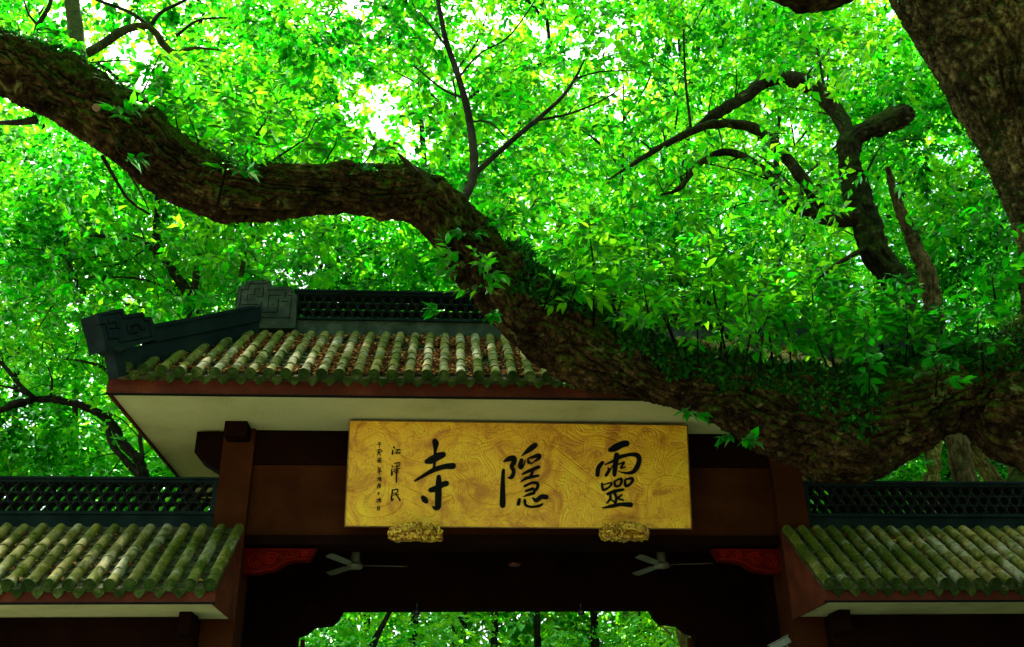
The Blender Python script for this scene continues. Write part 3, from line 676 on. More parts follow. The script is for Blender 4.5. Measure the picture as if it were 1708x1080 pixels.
CH = [(z3, [[(350,125,70),(360,160,84),(355,230,50),(350,300,35),(345,400,36),(335,500,34)], [(245,390,60),(300,370,95),(400,320,95),(455,300,75)],
            [(95,635,28),(220,560,45),(350,490,62),(480,452,66),(580,445,82)], [(400,585,56),(400,650,74),(395,780,84),(392,900,82),(385,975,74),(345,985,45),(318,960,10)],
            [(295,755,62),(360,735,72),(440,690,68),(495,670,72)], [(195,850,54),(215,875,76),(238,900,60)]]),
      (z1_, [[(152,500,42),(145,600,50),(142,750,64),(142,900,74),(142,950,72)], [(160,385,24),(220,355,66),(285,345,70),(285,400,66),(258,450,56),(285,520,50),(255,590,50),(208,595,12)],
             [(560,178,66),(510,215,72),(450,262,48),(385,318,10)], [(385,370,48),(372,420,60),(375,465,54),(412,435,26),(430,370,10)], [(462,355,18),(480,400,40),(510,405,14)],
             [(470,350,20),(545,325,42),(610,312,56),(610,345,44),(560,380,24),(510,422,10)], [(395,550,22),(480,510,44),(608,458,42)], [(530,500,34),(500,590,38)],
             [(375,652,12),(450,602,40),(600,570,34)], [(425,705,34),(520,662,34),(588,672,44),(590,720,42),(550,770,40)], [(440,768,28),(530,738,42)], [(410,840,12),(480,812,36),(545,792,42)],
             [(358,875,38),(345,935,46)], [(425,885,34),(440,950,34),(520,972,28),(610,958,36),(655,935,22)], [(530,858,24),(572,888,52),(640,842,58),(702,845,58)]]),
      (z2_, [[(290,238,56),(350,213,90),(440,168,84),(500,155,80)], [(190,402,46),(140,470,56),(127,560,54)],
             [(225,428,14),(330,380,36),(430,325,46),(560,298,46),(638,310,66),(665,370,62),(632,465,62),(580,525,50),(480,535,24),(395,512,8)],
             [(375,305,66),(365,380,66),(352,480,58),(345,560,48)], [(262,472,20),(275,500,40),(238,565,38)], [(328,432,16),(285,505,18)], [(400,425,18),(470,398,26),(428,468,26),(482,462,18)],
             [(185,672,28),(202,752,34),(280,715,28),(308,662,24),(215,682,16)], [(345,642,24),(362,705,30),(420,688,30),(432,612,34),(352,636,18)], [(480,632,30),(492,702,38),(556,670,34),(578,608,38),(490,615,22)],
             [(258,805,38),(350,770,44),(458,750,32)], [(345,790,34),(368,860,32),(350,950,34)], [(292,820,28),(290,870,34),(248,922,20)], [(290,872,16),(340,905,22)], [(440,815,22),(390,860,28),(458,886,20)],
             [(188,985,12),(320,960,44),(430,940,46),(552,945,62)]])]
for sc_, st_ in CH:
    b = MB()
    for k, s in enumerate(st_): stroke(b, s, k, sc_)
    me = mesh('character', b.v, b.f, M['black']); o = link('character', me, plq)
SM = [[[(303,134,20),(312,146,22)], [(292,175,12),(284,235,20),(302,200,7)], [(330,172,11),(386,166,14)], [(365,170,11),(342,215,12)], [(318,222,9),(392,214,17)]],
      [[(283,398,15),(293,406,16)], [(276,440,12),(275,525,18),(294,478,7)], [(315,362,12),(386,350,16),(376,400,12),(320,406,9)], [(340,357,8),(340,402,8)], [(360,354,8),(358,400,8)], [(308,442,10),(392,430,14)],
       [(350,408,12),(345,470,12)], [(298,472,10),(364,458,10)], [(322,492,9),(372,480,10)], [(346,470,13),(340,622,17)]],
      [[(290,730,14),(357,720,18),(350,765,13),(290,776,9)], [(287,728,18),(274,868,22),(308,848,9)], [(298,802,11),(372,790,14)], [(330,775,13),(392,872,24)]],
      [[(85,75,8),(125,70,8)], [(75,100,8),(135,92,8)], [(107,75,8),(105,140,8)]],
      [[(80,175,10),(115,165,10),(82,202,8)], [(115,165,8),(146,190,10)], [(85,207,10),(135,197,8)], [(110,200,8),(80,240,8)], [(105,210,8),(122,245,10)]],
      [[(85,300,8),(125,295,10)], [(75,325,10),(135,318,8)], [(105,278,9),(103,347,9)], [(100,325,6),(80,345,6)], [(108,325,8),(132,345,8)]],
      [[(95,412,8),(85,440,8)], [(90,430,8),(125,425,8)], [(85,455,8),(125,450,8)], [(75,482,9),(135,470,9)], [(107,430,8),(103,515,10)]],
      [[(70,602,7),(105,572,9),(110,545,9)], [(75,567,9),(125,560,9),(112,600,9),(137,600,6)]], [[(90,650,8),(80,705,8)], [(90,650,8),(118,645,8),(112,705,10)], [(92,668,5),(112,666,5)], [(90,685,5),(112,683,5)]],
      [[(78,776,8),(112,770,8)], [(95,755,9),(93,797,9)]], [[(66,897,7),(103,867,9),(108,840,9)], [(72,862,9),(122,855,9),(108,893,9),(134,893,6)]],
      [[(80,965,8),(80,1010,8)], [(80,965,8),(108,960,8),(105,1010,8)], [(82,987,6),(105,985,6)], [(80,1010,6),(105,1008,6)]]]
for st_ in SM:
    b = MB()
    for k, s in enumerate(st_): stroke(b, s, k, z4_)
    link('small_character', mesh('small_character', b.v, b.f, M['black']), plq)
# carved golden beasts carrying the plaque
def beast(px0, px1, py0, py1, label, flip):
    c = P((px0+px1)/2, (py0+py1)/2+3, 11.66); w = (px1-px0)/FPX*zc(c)*.98; h = (py1-py0)/FPX*zc(c)*.80
    root = tag(empty('carved_bracket_beast', tuple(c)), label, 'carving', 'gilt carved brackets under the plaque')
    n1, n2 = 48, 24; V = []; F = []
    for i in range(n2+1):
        ph = math.pi*i/n2
        for j in range(n1):
            th = 2*math.pi*j/n1; e = .45
            sx = math.copysign(abs(math.cos(th))**e, math.cos(th))*math.sin(ph)**e; sy = math.copysign(abs(math.sin(th))**e, math.sin(th))*math.sin(ph)**e; sz = math.copysign(abs(math.cos(ph))**.6, math.cos(ph))
            V.append((sx*w*.5, sy*.075, sz*h*.36-.02))
    V = np.array(V); q = V*14+(5 if flip else 0); d = .05*(np.abs(vn(q, 3)-.5)*2-.35)+.022*(vn(q*2.6, 8)-.5); nn = V/np.array([w*.5, .075, h*.4]); nn /= np.linalg.norm(nn, axis=1, keepdims=True)+1e-6; V = V+nn*d[:, None]
    for i in range(n2):
        for j in range(n1): F.append((i*n1+j, (i+1)*n1+j, (i+1)*n1+(j+1) % n1, i*n1+(j+1) % n1))
    link('body', npmesh('body', V, np.array(F), M['gold_carve'], True), root)
    s = -1 if flip else 1; m = MB()
    hx = s*w*.26
    for k in range(9):   # mane curls
        a = k/9*2*math.pi; cx_, cz_ = hx+.13*math.cos(a), -.01+.075*math.sin(a); pts = []
        for t in np.linspace(0, 1, 12):
            an = t*8+a; rr = .034*(1-t*.8); pts.append((cx_+rr*math.cos(an), -.115-.02*t, cz_+rr*math.sin(an)))
        m.tube(pts, .013, 6)
    m.build('mane', M['gold_carve'], root, True)
    hm = MB(); V = []; F = []
    for i in range(9):
        ph = math.pi*i/8
        for j in range(14):
            th = 2*math.pi*j/14; V.append((hx+.085*math.sin(ph)*math.cos(th), -.10+.07*math.sin(ph)*math.sin(th), -.01+.06*math.cos(ph)))
    for i in range(8):
        for j in range(14): F.append((i*14+j, (i+1)*14+j, (i+1)*14+(j+1) % 14, i*14+(j+1) % 14))
    hm.add(V, F); 
    for dx in (-.035, .035): hm.tube([(hx+dx, -.15, .02), (hx+dx, -.175, .022)], [.016, .008], 8)
    hm.tube([(hx-.04, -.165, -.02), (hx, -.18, -.028), (hx+.04, -.165, -.02)], .012, 6); hm.tube([(hx, -.16, 0), (hx, -.19, -.008)], [.018, .012], 8)
    hm.build('head', M['gold_carve'], root, True)
    bk = MB()
    for k in range(5):
        pts = [(-s*w*.45+s*t*w*.55, -.10-.05*math.sin(t*3), -.05+.02*k+.09*t**.7*(1-.25*k/5)) for t in np.linspace(0, 1, 9)]
        bk.tube(pts, [.022-.014*abs(t-.5) for t in np.linspace(0, 1, 9)], 7)
    for k in range(4): bk.tube([(-s*w*.1+s*k*.03, -.09, h*.36+.0), (-s*w*.02+s*k*.03, -.15, h*.38+.015), (s*w*.09+s*k*.02, -.13, h*.36+.012-.012*k)], [.02, .016, .006], 6)
    bk.build('flame_wing', M['gold_carve'], root, True)
beast(645, 740, 870, 905, 'gilt carved beast bracket under the left end of the plaque, head to the right', False)
beast(997, 1085, 870, 903, 'gilt carved beast bracket under the right end of the plaque, head to the left', True)

# ================================================================== FANS, LAMPS, CAMERA
def fan(px, py, angs, label):
    c = P(px, py, 13.1); r = tag(empty('ceiling_fan', tuple(c)), label, 'ceiling fan', 'ceiling fans inside the gate')
    zt = 5.0-c[2]
    MB().tube([(0, 0, .20), (0, 0, zt-.002)], .012, 8).build('down_rod', M['white'], r, True)
    MB().tube([(0, 0, .22), (0, 0, .20), (0, 0, .06), (0, 0, .045)], [.04, .055, .07, .065], 16).build('canopy', M['white'], r, True)
    MB().tube([(0, 0, .04), (0, 0, .03), (0, 0, -.01), (0, 0, -.03), (0, 0, -.036)], [.06, .105, .115, .095, .02], 24).build('motor', M['white'], r, True)
    for a in angs:
        a = math.radians(a); ca, sa = math.cos(a), math.sin(a); V = []; F = []
        prof = [(.10, .018), (.16, .03), (.2, .06), (.62, .068), (.68, .055), (.70, .02)]
        for s, w in prof:
            for t, dz in ((-1, -.006), (1, .014)):
                for th in (0, .006): V.append((ca*s-sa*w*t, sa*s+ca*w*t, dz+th+.005))
        for i in range(len(prof)-1):
            q = i*4; F += [(q, q+4, q+6, q+2), (q+1, q+3, q+7, q+5), (q, q+1, q+5, q+4), (q+2, q+6, q+7, q+3)]
        F += [(0, 2, 3, 1), (20, 21, 23, 22)]
        MB().add(V, F).build('blade', M['white'], r)
fan(592, 945, (6, 126, 246), 'white ceiling fan inside the gate near the left carved bracket')
fan(1104, 944, (-8, 112, 232), 'white ceiling fan inside the gate near the right carved bracket')
def bulb(px, label):
    c = P(px, 1014, 14.2); r = tag(empty('spotlight', tuple(c)), label, 'lamp', 'small dark lamps under the rear beam')
    MB().tube([(0, 0, .06), (0, 0, .0)], .02, 10).build('stem', M['lens'], r)
    MB().tube([(0, 0, 0), (0, 0, -.03), (0, 0, -.09), (0, 0, -.11)], [.03, .055, .05, .03], 14).build('lamp_head', M['lens'], r, True)
bulb(695, 'small dark spotlight under the rear beam, below the left fan'); bulb(969, 'small dark spotlight under the rear beam, right of its middle')
c = P(858, 942, 13.2); r = tag(empty('hanging_lamp', tuple(c)), 'small dim red lamp hanging between the two ceiling fans', 'lamp')
MB().tube([(0, 0, .03), (0, 0, 4.999-c[2])], .008, 6).build('cord', M['lens'], r); MB().tube([(0, 0, .03), (0, 0, .01), (0, 0, -.02)], [.02, .09, .07], 16).build('lamp_shade', M['lamp_red'], r, True)
# surveillance camera on right pillar
c = P(1302, 1074, 11.75); r = tag(empty('surveillance_camera', tuple(c)), 'pale box-shaped surveillance camera low on the right pillar', 'camera')
r.rotation_euler = (math.radians(0), math.radians(-24), math.radians(-18))
MB().box(-.13, .12, -.045, .045, -.045, .035).build('housing', M['white'], r, bevel=.008)
MB().box(-.15, .13, -.055, .055, .037, .047).build('sun_shield', M['white'], r, bevel=.004)
MB().tube([(-.13, 0, -.005), (-.136, 0, -.005)], .03, 14).build('lens', M['lens'], r)
MB().tube([(.05, 0, -.045), (.05, .03, -.10), (.05, .25, -.10)], .015, 8).build('mount', M['white'], r)

# ================================================================== FALLEN LEAVES
def litter():
    pos = []; ct, st = math.cos(TA), math.sin(TA)
    for i in range(45):
        x = -3.80+.2075*(i+.5); L = topmain(x)-.05; k = int(150*L*(.35 if i < 5 else 1)*(1 if i > 7 else .8))
        s = rng.uniform(.03, max(.1, L), k); keep = vn(np.c_[np.full(k, x*2.1), s*3, np.zeros(k)], 4) > .22; s = s[keep]
        pos.append(np.c_[x+rng.normal(0, .035, len(s)), 10.64+s*ct, 6.085+s*st+.045+rng.uniform(0, .035, len(s))])
    for (x0_, sp, n, sg, dens) in ((-2.50, .213, 18, -1, 3), (4.28, .194, 21, 1, 3)):
        for i in range(n):
            x = x0_+sg*(.055+sp*(i+.5)); k = int(dens*(4 if 5 < i < 13 else 1)); s = rng.uniform(.02, 1.3, k)
            pos.append(np.c_[x+rng.normal(0, .03, k), 10.8+s*ct, 3.655+s*st+.04+rng.uniform(0, .03, k)])
    p = np.vstack(pos); n = len(p); d = rng.normal(0, 1, (n, 3)); d[:, 2] = d[:, 1]*st+rng.normal(0, .2, n); nn = np.tile([0, -st, ct], (n, 1))+rng.normal(0, .45, (n, 3))
    me = leaf_mesh('fallen_leaves', p, d, nn, rng.uniform(.045, .085, n), rng.uniform(0, 1, n)**1.2, M['dead'], 'mid')
    tag(link('fallen_leaves', me), 'dry brown fallen leaves lying between the roof tiles', 'leaves', kind='stuff')
litter()

# ================================================================== CAMPHOR TREE
tree = tag(empty('camphor_tree', tuple(P(1905, 640, 8.9)*np.array([1, 1, 0]))), 'ancient camphor tree whose mossy limb sweeps across in front of the gate roof', 'tree')
tinv = Matrix.Translation(tree.location).inverted()
def tch(o, par=None):
    o.parent = par or tree
    if par is None: o.matrix_parent_inverse = tinv
    return o
xw = P(1905, 640, 8.9)
LP = pxpath([('w', xw[0]+.15, 8.9, 3.4, .85), (1800, 640, 8.9, 225), (1708, 668, 8.9, 212), (1640, 650, 9.0, 175), (1575, 652, 9.1, 138), (1500, 678, 9.2, 160), (1420, 712, 9.3, 185), (1350, 700, 9.35, 165), (1270, 675, 9.4, 142),
             (1190, 645, 9.4, 112), (1100, 622, 9.35, 98), (1000, 592, 9.3, 112), (930, 545, 9.25, 128), (862, 500, 9.2, 115), (800, 430, 9.1, 100), (745, 365, 9.0, 90), (690, 328, 8.9, 86), (620, 318, 8.8, 84), (540, 317, 8.7, 84),
             (450, 320, 8.6, 92), (370, 318, 8.5, 102), (300, 285, 8.4, 104), (220, 225, 8.3, 100), (140, 172, 8.2, 100), (50, 125, 8.1, 104), (-60, 85, 8.0, 104), (-250, 40, 7.9, 95), (-420, -60, 7.9, 70)])
lo, LV, LD, LC, LR = limb('limb', LP, M['bark'], None, 180, .018, .065, .07, 11); tch(lo)
TP = pxpath([('w', xw[0]+.2, 9.1, 0.0, 1.35), ('w', xw[0]+.1, 9.0, 1.2, 1.0), ('w', xw[0]+.05, 8.95, 2.8, .88), (1885, 620, 8.8, 290), (1862, 500, 8.5, 270), (1832, 385, 8.2, 242), (1772, 240, 8.0, 232), (1686, 85, 7.8, 232), (1596, -60, 7.6, 226), (1500, -240, 7.4, 220), (1380, -480, 7.2, 200)])
tr, TV, TD, TC, TRd = limb('trunk', TP, M['bark_trunk'], None, 240, .02, .06, .02, 21); tch(tr)
lb, *_ = limb('limb', pxpath([(1230, -70, 8.6, 30), (1290, -25, 8.6, 44), (1345, -5, 8.6, 52), (1400, -18, 8.5, 56), (1470, -60, 8.4, 60), (1560, -130, 8.0, 70)]), M['bark'], None, 40, .04, .02, .1, 5); tch(lb)
# broken stub and sawn knots
st_ = MB(); p = P(700, 300, 8.95)
st_.tube([P(716, 322, 8.75), P(700, 296, 8.7), P(688, 280, 8.68)], [.13, .085, .045], 9); st_.tube([P(694, 292, 8.62), P(680, 274, 8.62), P(664, 256, 8.62)], [.055, .04, .01], 7); st_.tube([P(700, 300, 8.98), P(684, 274, 8.97)], [.05, .006], 6)
tch(st_.build('broken_stub', M['tan'], None))
for px, py in ((161, 180),):
    b = MB(); r0 = ray(px, py); n_ = -r0/np.linalg.norm(r0); pp = P(px, py, 7.74 if px < 300 else 8.72); b.tube([pp-n_*.2, pp, pp+n_*.004], [.04, .034 if px < 300 else .02, .03 if px < 300 else .018], 12); tch(b.build('sawn_knot', M['cut'], None))

def brs(L, matl, par=None, inv=None, n=8):
    for pth in L:
        o, *_ = limb('branch', pxpath(pth), matl, None, n, .12, 0, .05, len(pth))
        if par is None: tch(o)
        else: o.parent = par; o.matrix_parent_inverse = inv
brs([[(762, 352, 9.0, 18), (790, 290, 9.2, 15), (783, 200, 9.5, 13), (765, 130, 9.7, 11), (742, 60, 9.9, 9), (725, -30, 10, 7)],
     [(788, 294, 9.2, 10), (850, 238, 9.4, 9), (893, 202, 9.6, 8), (935, 165, 9.8, 6), (960, 130, 10, 5), (975, 100, 10, 3)],
     [(893, 202, 9.6, 5), (950, 190, 9.8, 4), (1000, 170, 10, 3), (1040, 145, 10.2, 2)],
     [(958, 132, 10, 3), (1000, 120, 10.1, 2.5), (1060, 118, 10.2, 1.5)],
     [(783, 205, 9.5, 4), (815, 203, 9.6, 3), (850, 236, 9.4, 2)], [(765, 130, 9.7, 5), (745, 80, 9.8, 4), (700, 20, 10, 3)], [(778, 165, 9.6, 5), (740, 150, 9.8, 4), (690, 110, 10, 3)],
     [(765, 130, 9.7, 4), (800, 90, 9.8, 3), (850, 60, 10, 3), (900, -10, 10.2, 2)]], M['twig'])
brs([[(133, 175, 8.4, 34), (130, 110, 8.6, 28), (127, 60, 8.8, 26), (120, 0, 9, 24), (112, -90, 9.2, 20)]], M['bark2'], n=16)
brs([[(140, 92, 8.8, 16), (175, 72, 9, 15), (208, 50, 9.1, 14), (250, 45, 9.2, 12), (275, 78, 9.3, 12), (295, 90, 9.3, 10), (322, 80, 9.4, 6), (365, 84, 9.5, 3)]], M['bark2'], n=12)
brs([[(250, 45, 9.2, 8), (270, 20, 9.3, 6), (310, 0, 9.4, 5), (330, -20, 9.5, 4)], [(250, 45, 9.2, 7), (215, 20, 9.3, 6), (160, 0, 9.4, 5)], [(128, 95, 8.7, 9), (80, 85, 8.7, 8), (30, 72, 8.7, 7), (-20, 60, 8.7, 5)],
     [(55, 75, 8.7, 9), (62, 45, 8.7, 8), (80, 15, 8.7, 7), (92, -20, 8.8, 5)], [(62, 42, 8.7, 5), (48, 25, 8.7, 4), (40, 0, 8.8, 3)], [(295, 60, 9.4, 5), (330, 34, 9.5, 4), (380, 30, 9.6, 3)],
     [(160, 105, 9, 6), (190, 125, 9.1, 6), (215, 160, 9.2, 5), (240, 210, 9.3, 4)], [(145, 105, 9, 3), (215, 102, 9.2, 3), (260, 118, 9.3, 2)],
     [(170, 260, 8.6, 7), (190, 295, 8.8, 6), (215, 335, 9, 5), (250, 358, 9.2, 4)], [(215, 290, 8.6, 4), (235, 322, 8.8, 3), (248, 350, 9, 2)],
     [(0, 205, 8.2, 8), (30, 205, 8.1, 10), (62, 200, 8.1, 14)]], M['twig'])
# epiphyte shoots on the limb, each with leaves
TOPX = [(-200, 60), (0, 96), (100, 128), (180, 168), (270, 222), (350, 262), (450, 270), (640, 275), (715, 292), (760, 335), (800, 380), (860, 440), (900, 480), (1000, 540), (1100, 575), (1200, 594), (1300, 612), (1450, 620), (1560, 590), (1640, 530), (1708, 480), (1900, 400)]
def topy(x): return np.interp(x, [a for a, _ in TOPX], [b for _, b in TOPX])
shoots_p, shoots_d, shoots_l, shoots_t = [], [], [], []
def shoot(px, py, Y, lean, hgt, nb, tone, par=None):
    """one stem rising from the limb with side twigs"""
    b0 = P(px, py, Y); top = b0+np.array([lean[0], lean[1], hgt]); mid = (b0+top)/2+rng.normal(0, .05, 3)*np.array([1, 1, .3])
    tube_pts.append((b0, mid, top, .008+.004*hgt))
    for k in range(nb):
        t = .25+.75*(k+rng.uniform(0, .8))/nb; q = b0*(1-t)**2+2*mid*t*(1-t)+top*t*t if False else b0+(top-b0)*t+(mid-(b0+top)/2)*math.sin(math.pi*t)
        a = rng.uniform(0, 6.28); d = np.array([math.cos(a), math.sin(a)*.9, rng.uniform(.05, .75)])
        shoots_p.append(q); shoots_d.append(d); shoots_l.append(rng.uniform(.16, .36)); shoots_t.append(tone+.19+rng.normal(0, .1))
tube_pts = []
for (px, py, Y, lx, ly, h, nb, tone) in [(a_, b__+(22 if 1050 < a_ < 1600 else 0), *r__) for (a_, b__, *r__) in [
    (362, 345, 8.15, .03, .0, 1.45, 20, .62), (340, 280, 8.4, -.35, .1, .9, 14, .66), (300, 235, 8.4, -.2, .2, .7, 12, .6), (400, 275, 8.5, .3, .2, 1.1, 16, .7), (455, 268, 8.6, .4, .3, .9, 12, .6), (230, 170, 8.3, .1, .1, .8, 12, .55),
    (205, 205, 7.9, .0, -.1, .18, 4, .5), (60, 105, 8.1, -.1, 0, .5, 9, .4), (90, 110, 8.1, .2, 0, .35, 6, .4), (540, 275, 8.8, .1, .2, .6, 10, .55), (600, 280, 8.9, .2, .3, .5, 8, .5),
    (820, 430, 9.0, .2, 0, .75, 10, .5), (800, 500, 8.7, .02, -.1, .45, 7, .5), (760, 470, 8.8, -.1, 0, .3, 5, .5), (905, 520, 8.75, .25, 0, .9, 12, .55), (990, 545, 8.8, .0, 0, 1.3, 18, .72), (1060, 555, 8.9, .2, .1, 1.1, 16, .7),
    (1130, 565, 8.95, .1, .2, 1.2, 18, .78), (1215, 590, 8.9, -.05, 0, 1.6, 24, .75), (1200, 580, 9, .25, .1, 1.3, 18, .72), (1290, 590, 9, .1, 0, 1.25, 18, .72), (1350, 600, 9, .2, 0, 1.2, 18, .62), (1265, 600, 8.8, .35, 0, 1.0, 14, .7),
    (1420, 615, 8.9, .1, 0, .95, 15, .55), (1475, 610, 8.9, .15, 0, .85, 14, .45), (1530, 600, 8.9, .0, 0, 1.0, 14, .4), (1580, 590, 8.8, .1, 0, .75, 11, .32), (1630, 570, 8.6, .1, 0, .55, 8, .28), (1380, 590, 8.8, -.2, -.1, .6, 9, .45),
    (1660, 500, 8.0, .1, -.1, .45, 7, .4), (1680, 420, 7.9, -.2, -.1, .4, 6, .3), (1560, 640, 8.5, 0, -.1, .4, 6, .3), (1640, 620, 8.4, .0, -.1, .4, 6, .3), (1450, 640, 8.5, 0, -.1, .4, 6, .35),
    (940, 530, 8.7, .1, -.1, .7, 12, .6), (1025, 560, 8.7, .1, -.1, .8, 14, .68), (1095, 575, 8.75, -.1, -.1, .85, 14, .7), (1165, 585, 8.8, .1, -.1, .9, 14, .7), (1240, 600, 8.7, .1, -.15, .9, 15, .68), (1320, 600, 8.8, -.1, -.1, .85, 14, .6), (1395, 600, 8.7, .1, -.1, .7, 13, .6), (1455, 600, 8.7, 0, -.1, .65, 12, .5), (1510, 590, 8.7, .1, -.1, .7, 12, .5), (1265, 560, 9.1, -.2, .1, 1.5, 20, .7), (1130, 560, 9.1, -.2, .1, 1.45, 20, .75), (1010, 540, 9.1, -.1, .1, 1.5, 18, .7), (1390, 590, 9.1, .1, .1, 1.4, 18, .62), (1480, 590, 9.0, .1, .1, 1.1, 14, .5)]]:
    shoot(px, py, Y, (lx, ly), h, nb, tone)
for a, m_, t, r_ in tube_pts: tch(MB().tube([a, m_, t], [r_, r_*.7, r_*.3], 6).build('shoot_stem', M['twig'], None, True))
SP = np.array(shoots_p); SD = np.array(shoots_d); SLn = np.array(shoots_l); ST = np.array(shoots_t)
# loose little sprays close to the camera side
ex = [(1222, 730, 8.6), (1240, 738, 8.6), (400, 290, 7.9), (738, 520, 8.6), (818, 530, 8.6), (620, 290, 8.6), (215, 268, 7.8), (780, 390, 8.7), (1150, 690, 8.9), (1380, 470, 8.6), (1500, 470, 8.6), (1650, 520, 8.2), (1330, 520, 8.6), (1090, 470, 8.7)]
for (a, b_, c_) in ex:
    for k in range(2): SP = np.vstack([SP, P(a, b_, c_)]); SD = np.vstack([SD, [rng.normal(0, .7), -.4, .0]]); SLn = np.r_[SLn, .14]; ST = np.r_[ST, .45]
p_, d_, n_, s_, r_ = sprays(SP, SD, SLn, 9, .168, ST, .55, .15)
X_, Y_, Z_ = proj(p_); score = np.where((X_ > 20) & (X_ < 1690) & (Y_ > 10) & (Y_ < 1060), Z_, 99)
order = np.argsort(score); pick = order[:290]; rest = order[290:]
tch(link('shoot_leaves', leaf_mesh('shoot_leaves', p_[rest], d_[rest], n_[rest], s_[rest], r_[rest], M['leaf'], 'hi')))['kind'] = 'stuff'
lv = []
for k in range(5):
    lv.append(leaf_mesh('leaf', np.zeros((1, 3)), np.array([[1., 0, 0]]), np.array([[0, .0+.1*(k-2), 1.]]), np.array([1.]), np.array([.3+.13*k]), M['leaf'], 'hi'))
for i in pick:
    d = Vector(d_[i]).normalized(); n0 = Vector(n_[i]); s = n0.cross(d).normalized(); u = d.cross(s)
    mw = Matrix(((d.x, s.x, u.x, p_[i][0]), (d.y, s.y, u.y, p_[i][1]), (d.z, s.z, u.z, p_[i][2]), (0, 0, 0, 1))) @ Matrix.Diagonal((s_[i],)*3+(1,))
    o = link('leaf', lv[int(np.clip((r_[i]-.25)/.13, 0, 4))], tree); o.matrix_parent_inverse = tinv; o.matrix_basis = mw
# creeper (small leaves) hugging the limb and trunk
def creep(V, D, C, rad, pxr, dens, size, uplim, seed, name, label, n_max=16000):
    q = V.reshape(-1, 3); dd = D.reshape(-1, 3); X, Y, Z = proj(q)
    nz = fbm(q*2.2, 3, seed); w = (X > pxr[0]) & (X < pxr[1]) & (dd[:, 2] > uplim) & (nz+.35*dd[:, 2] > dens)
    idx = np.nonzero(w)[0]; idx = rng.choice(idx, min(len(idx), n_max), replace=False)
    p = q[idx]+dd[idx]*rng.uniform(0, .05, (len(idx), 1)); d = dd[idx]*.5+rng.normal(0, .6, (len(idx), 3)); n = dd[idx]+rng.normal(0, .4, (len(idx), 3))
    return p, d, n, size*rng.uniform(.5, 1.3, len(idx)), np.clip(rng.normal(.45, .25, len(idx)), 0, 1)
parts = [creep(LV, LD, LC, LR, (840, 1760), .50, .075, -.6, 3, '', '', 11000), creep(LV, LD, LC, LR, (-50, 900), .80, .05, .0, 6, '', '', 2200), creep(TV, TD, TC, TRd, (1480, 1760), .62, .05, -.9, 7, '', '', 2200)]
cp = [np.concatenate([a[i] for a in parts]) for i in range(5)]
tag(link('creeper', leaf_mesh('creeper', *cp, M['leaf_dark'], 'mid')), 'small dark creeper leaves clinging to the camphor limb and trunk', 'creeper', kind='stuff')

# ---- hero crown -----------------------------------------------------------
HOLES = [(670, 225, 60), (600, 200, 32), (715, 300, 30), (190, 95, 45), (235, 130, 35), (1520, 335, 35), (1645, 262, 26), (160, 10, 30), (30, 280, 30), (1200, 450, 14), (990, 130, 20), (1010, 160, 14), (575, 470, 22), (870, 330, 22), (1330, 190, 14), (60, 250, 28), (110, 60, 30), (620, 445, 16), (1470, 300, 20), (1225, 385, 18), (250, 62, 26), (1500, 180, 10), (960, 310, 14), (640, 180, 26), (1180, 330, 12)]
def hole(X, Y):
    r = np.zeros(len(X))
    for a, b_, c_ in HOLES: r = np.maximum(r, np.clip(1.5-np.hypot(X-a, (Y-b_)*1.1)/c_, 0, 1))
    return r
def clumps(n, pxr, pyr, Yr, cond=None, hs=1.0, ns=(1.1, .5), seed=1):
    px = rng.uniform(*pxr, n); py = rng.uniform(*pyr, n); Y = rng.uniform(*Yr, n)
    pts = np.array([P(a, b_, c_) for a, b_, c_ in zip(px, py, Y)])
    k = (fbm(pts*ns[0], 2, seed) > ns[1]) & (rng.uniform(0, 1, n) > hole(px, py)*hs)
    if cond is not None: k &= cond(px, py, Y)
    return pts[k]
def crown(name, C, nsp, nleaf, spread, slen, lsize, matl, lod, par, tone0=.5, seedt=2, droop=.5, trunkinv=None):
    k = len(C); B = np.repeat(C, nsp, 0)+rng.normal(0, spread, (k*nsp, 3))*np.array([1, 1, .6])
    tone = tone0+(fbm(B*.45, 2, seedt)-.5)*1.3+(vn(B*1.4, seedt+5)-.5)*.5
    D = rdir(len(B), .05)
    p, d, n, s, r = sprays(B, D, rng.uniform(.6, 1.2, len(B))*slen, nleaf, lsize, tone, droop)
    o = link(name, leaf_mesh(name, p, d, n, s, r, matl, lod)); return o
BRP = np.array([(q[0], q[1]) for L in ([(1445,360),(1385,362),(1350,320),(1303,252),(1258,212),(1195,203),(1140,225),(1085,255),(1015,300)],[(1390,368),(1330,350),(1305,325),(1272,285),(1215,253),(1170,272),(1132,315)],
   [(1424,250),(1395,180),(1345,142),(1290,130),(1235,162),(1190,192)],[(1515,600),(1500,500),(1462,420),(1432,330),(1416,275),(1420,235),(1455,214),(1510,192)],[(1560,500),(1530,420),(1498,340)]) for k in range(len(L)-1) for q in [tuple(np.array(L[k])*(1-t)+np.array(L[k+1])*t) for t in (0,.33,.66,1)]])
def nearbr(X, Y): return np.min(np.hypot(X[:, None]-BRP[None, :, 0], Y[:, None]-BRP[None, :, 1]), axis=1) < 24
C1 = clumps(1500, (-60, 1760), (-140, 540), (10.2, 12.5), lambda X, Y, D: (Y < topy(X)-18) & ~((X > 880) & (X < 1500) & (Y > 350)) & ~(nearbr(X, Y) & (rng.uniform(0, 1, len(X)) < .65)) & ~((X > 1450) & (Y > -200+(X-1480)*1.6) & (Y < 800)), 1.0, (.95, .53), 3)
o = crown('foliage', C1, 5, 9, .22, .42, .185, M['leaf'], 'mid', None, .70, 2); tch(o)['kind'] = 'stuff'
C2 = clumps(1300, (-100, 1800), (-160, 560), (14.6, 17.5), None, 1.0, (.9, .47), 5)
zok = C2[:, 2] > 5.0; C2 = C2[zok]
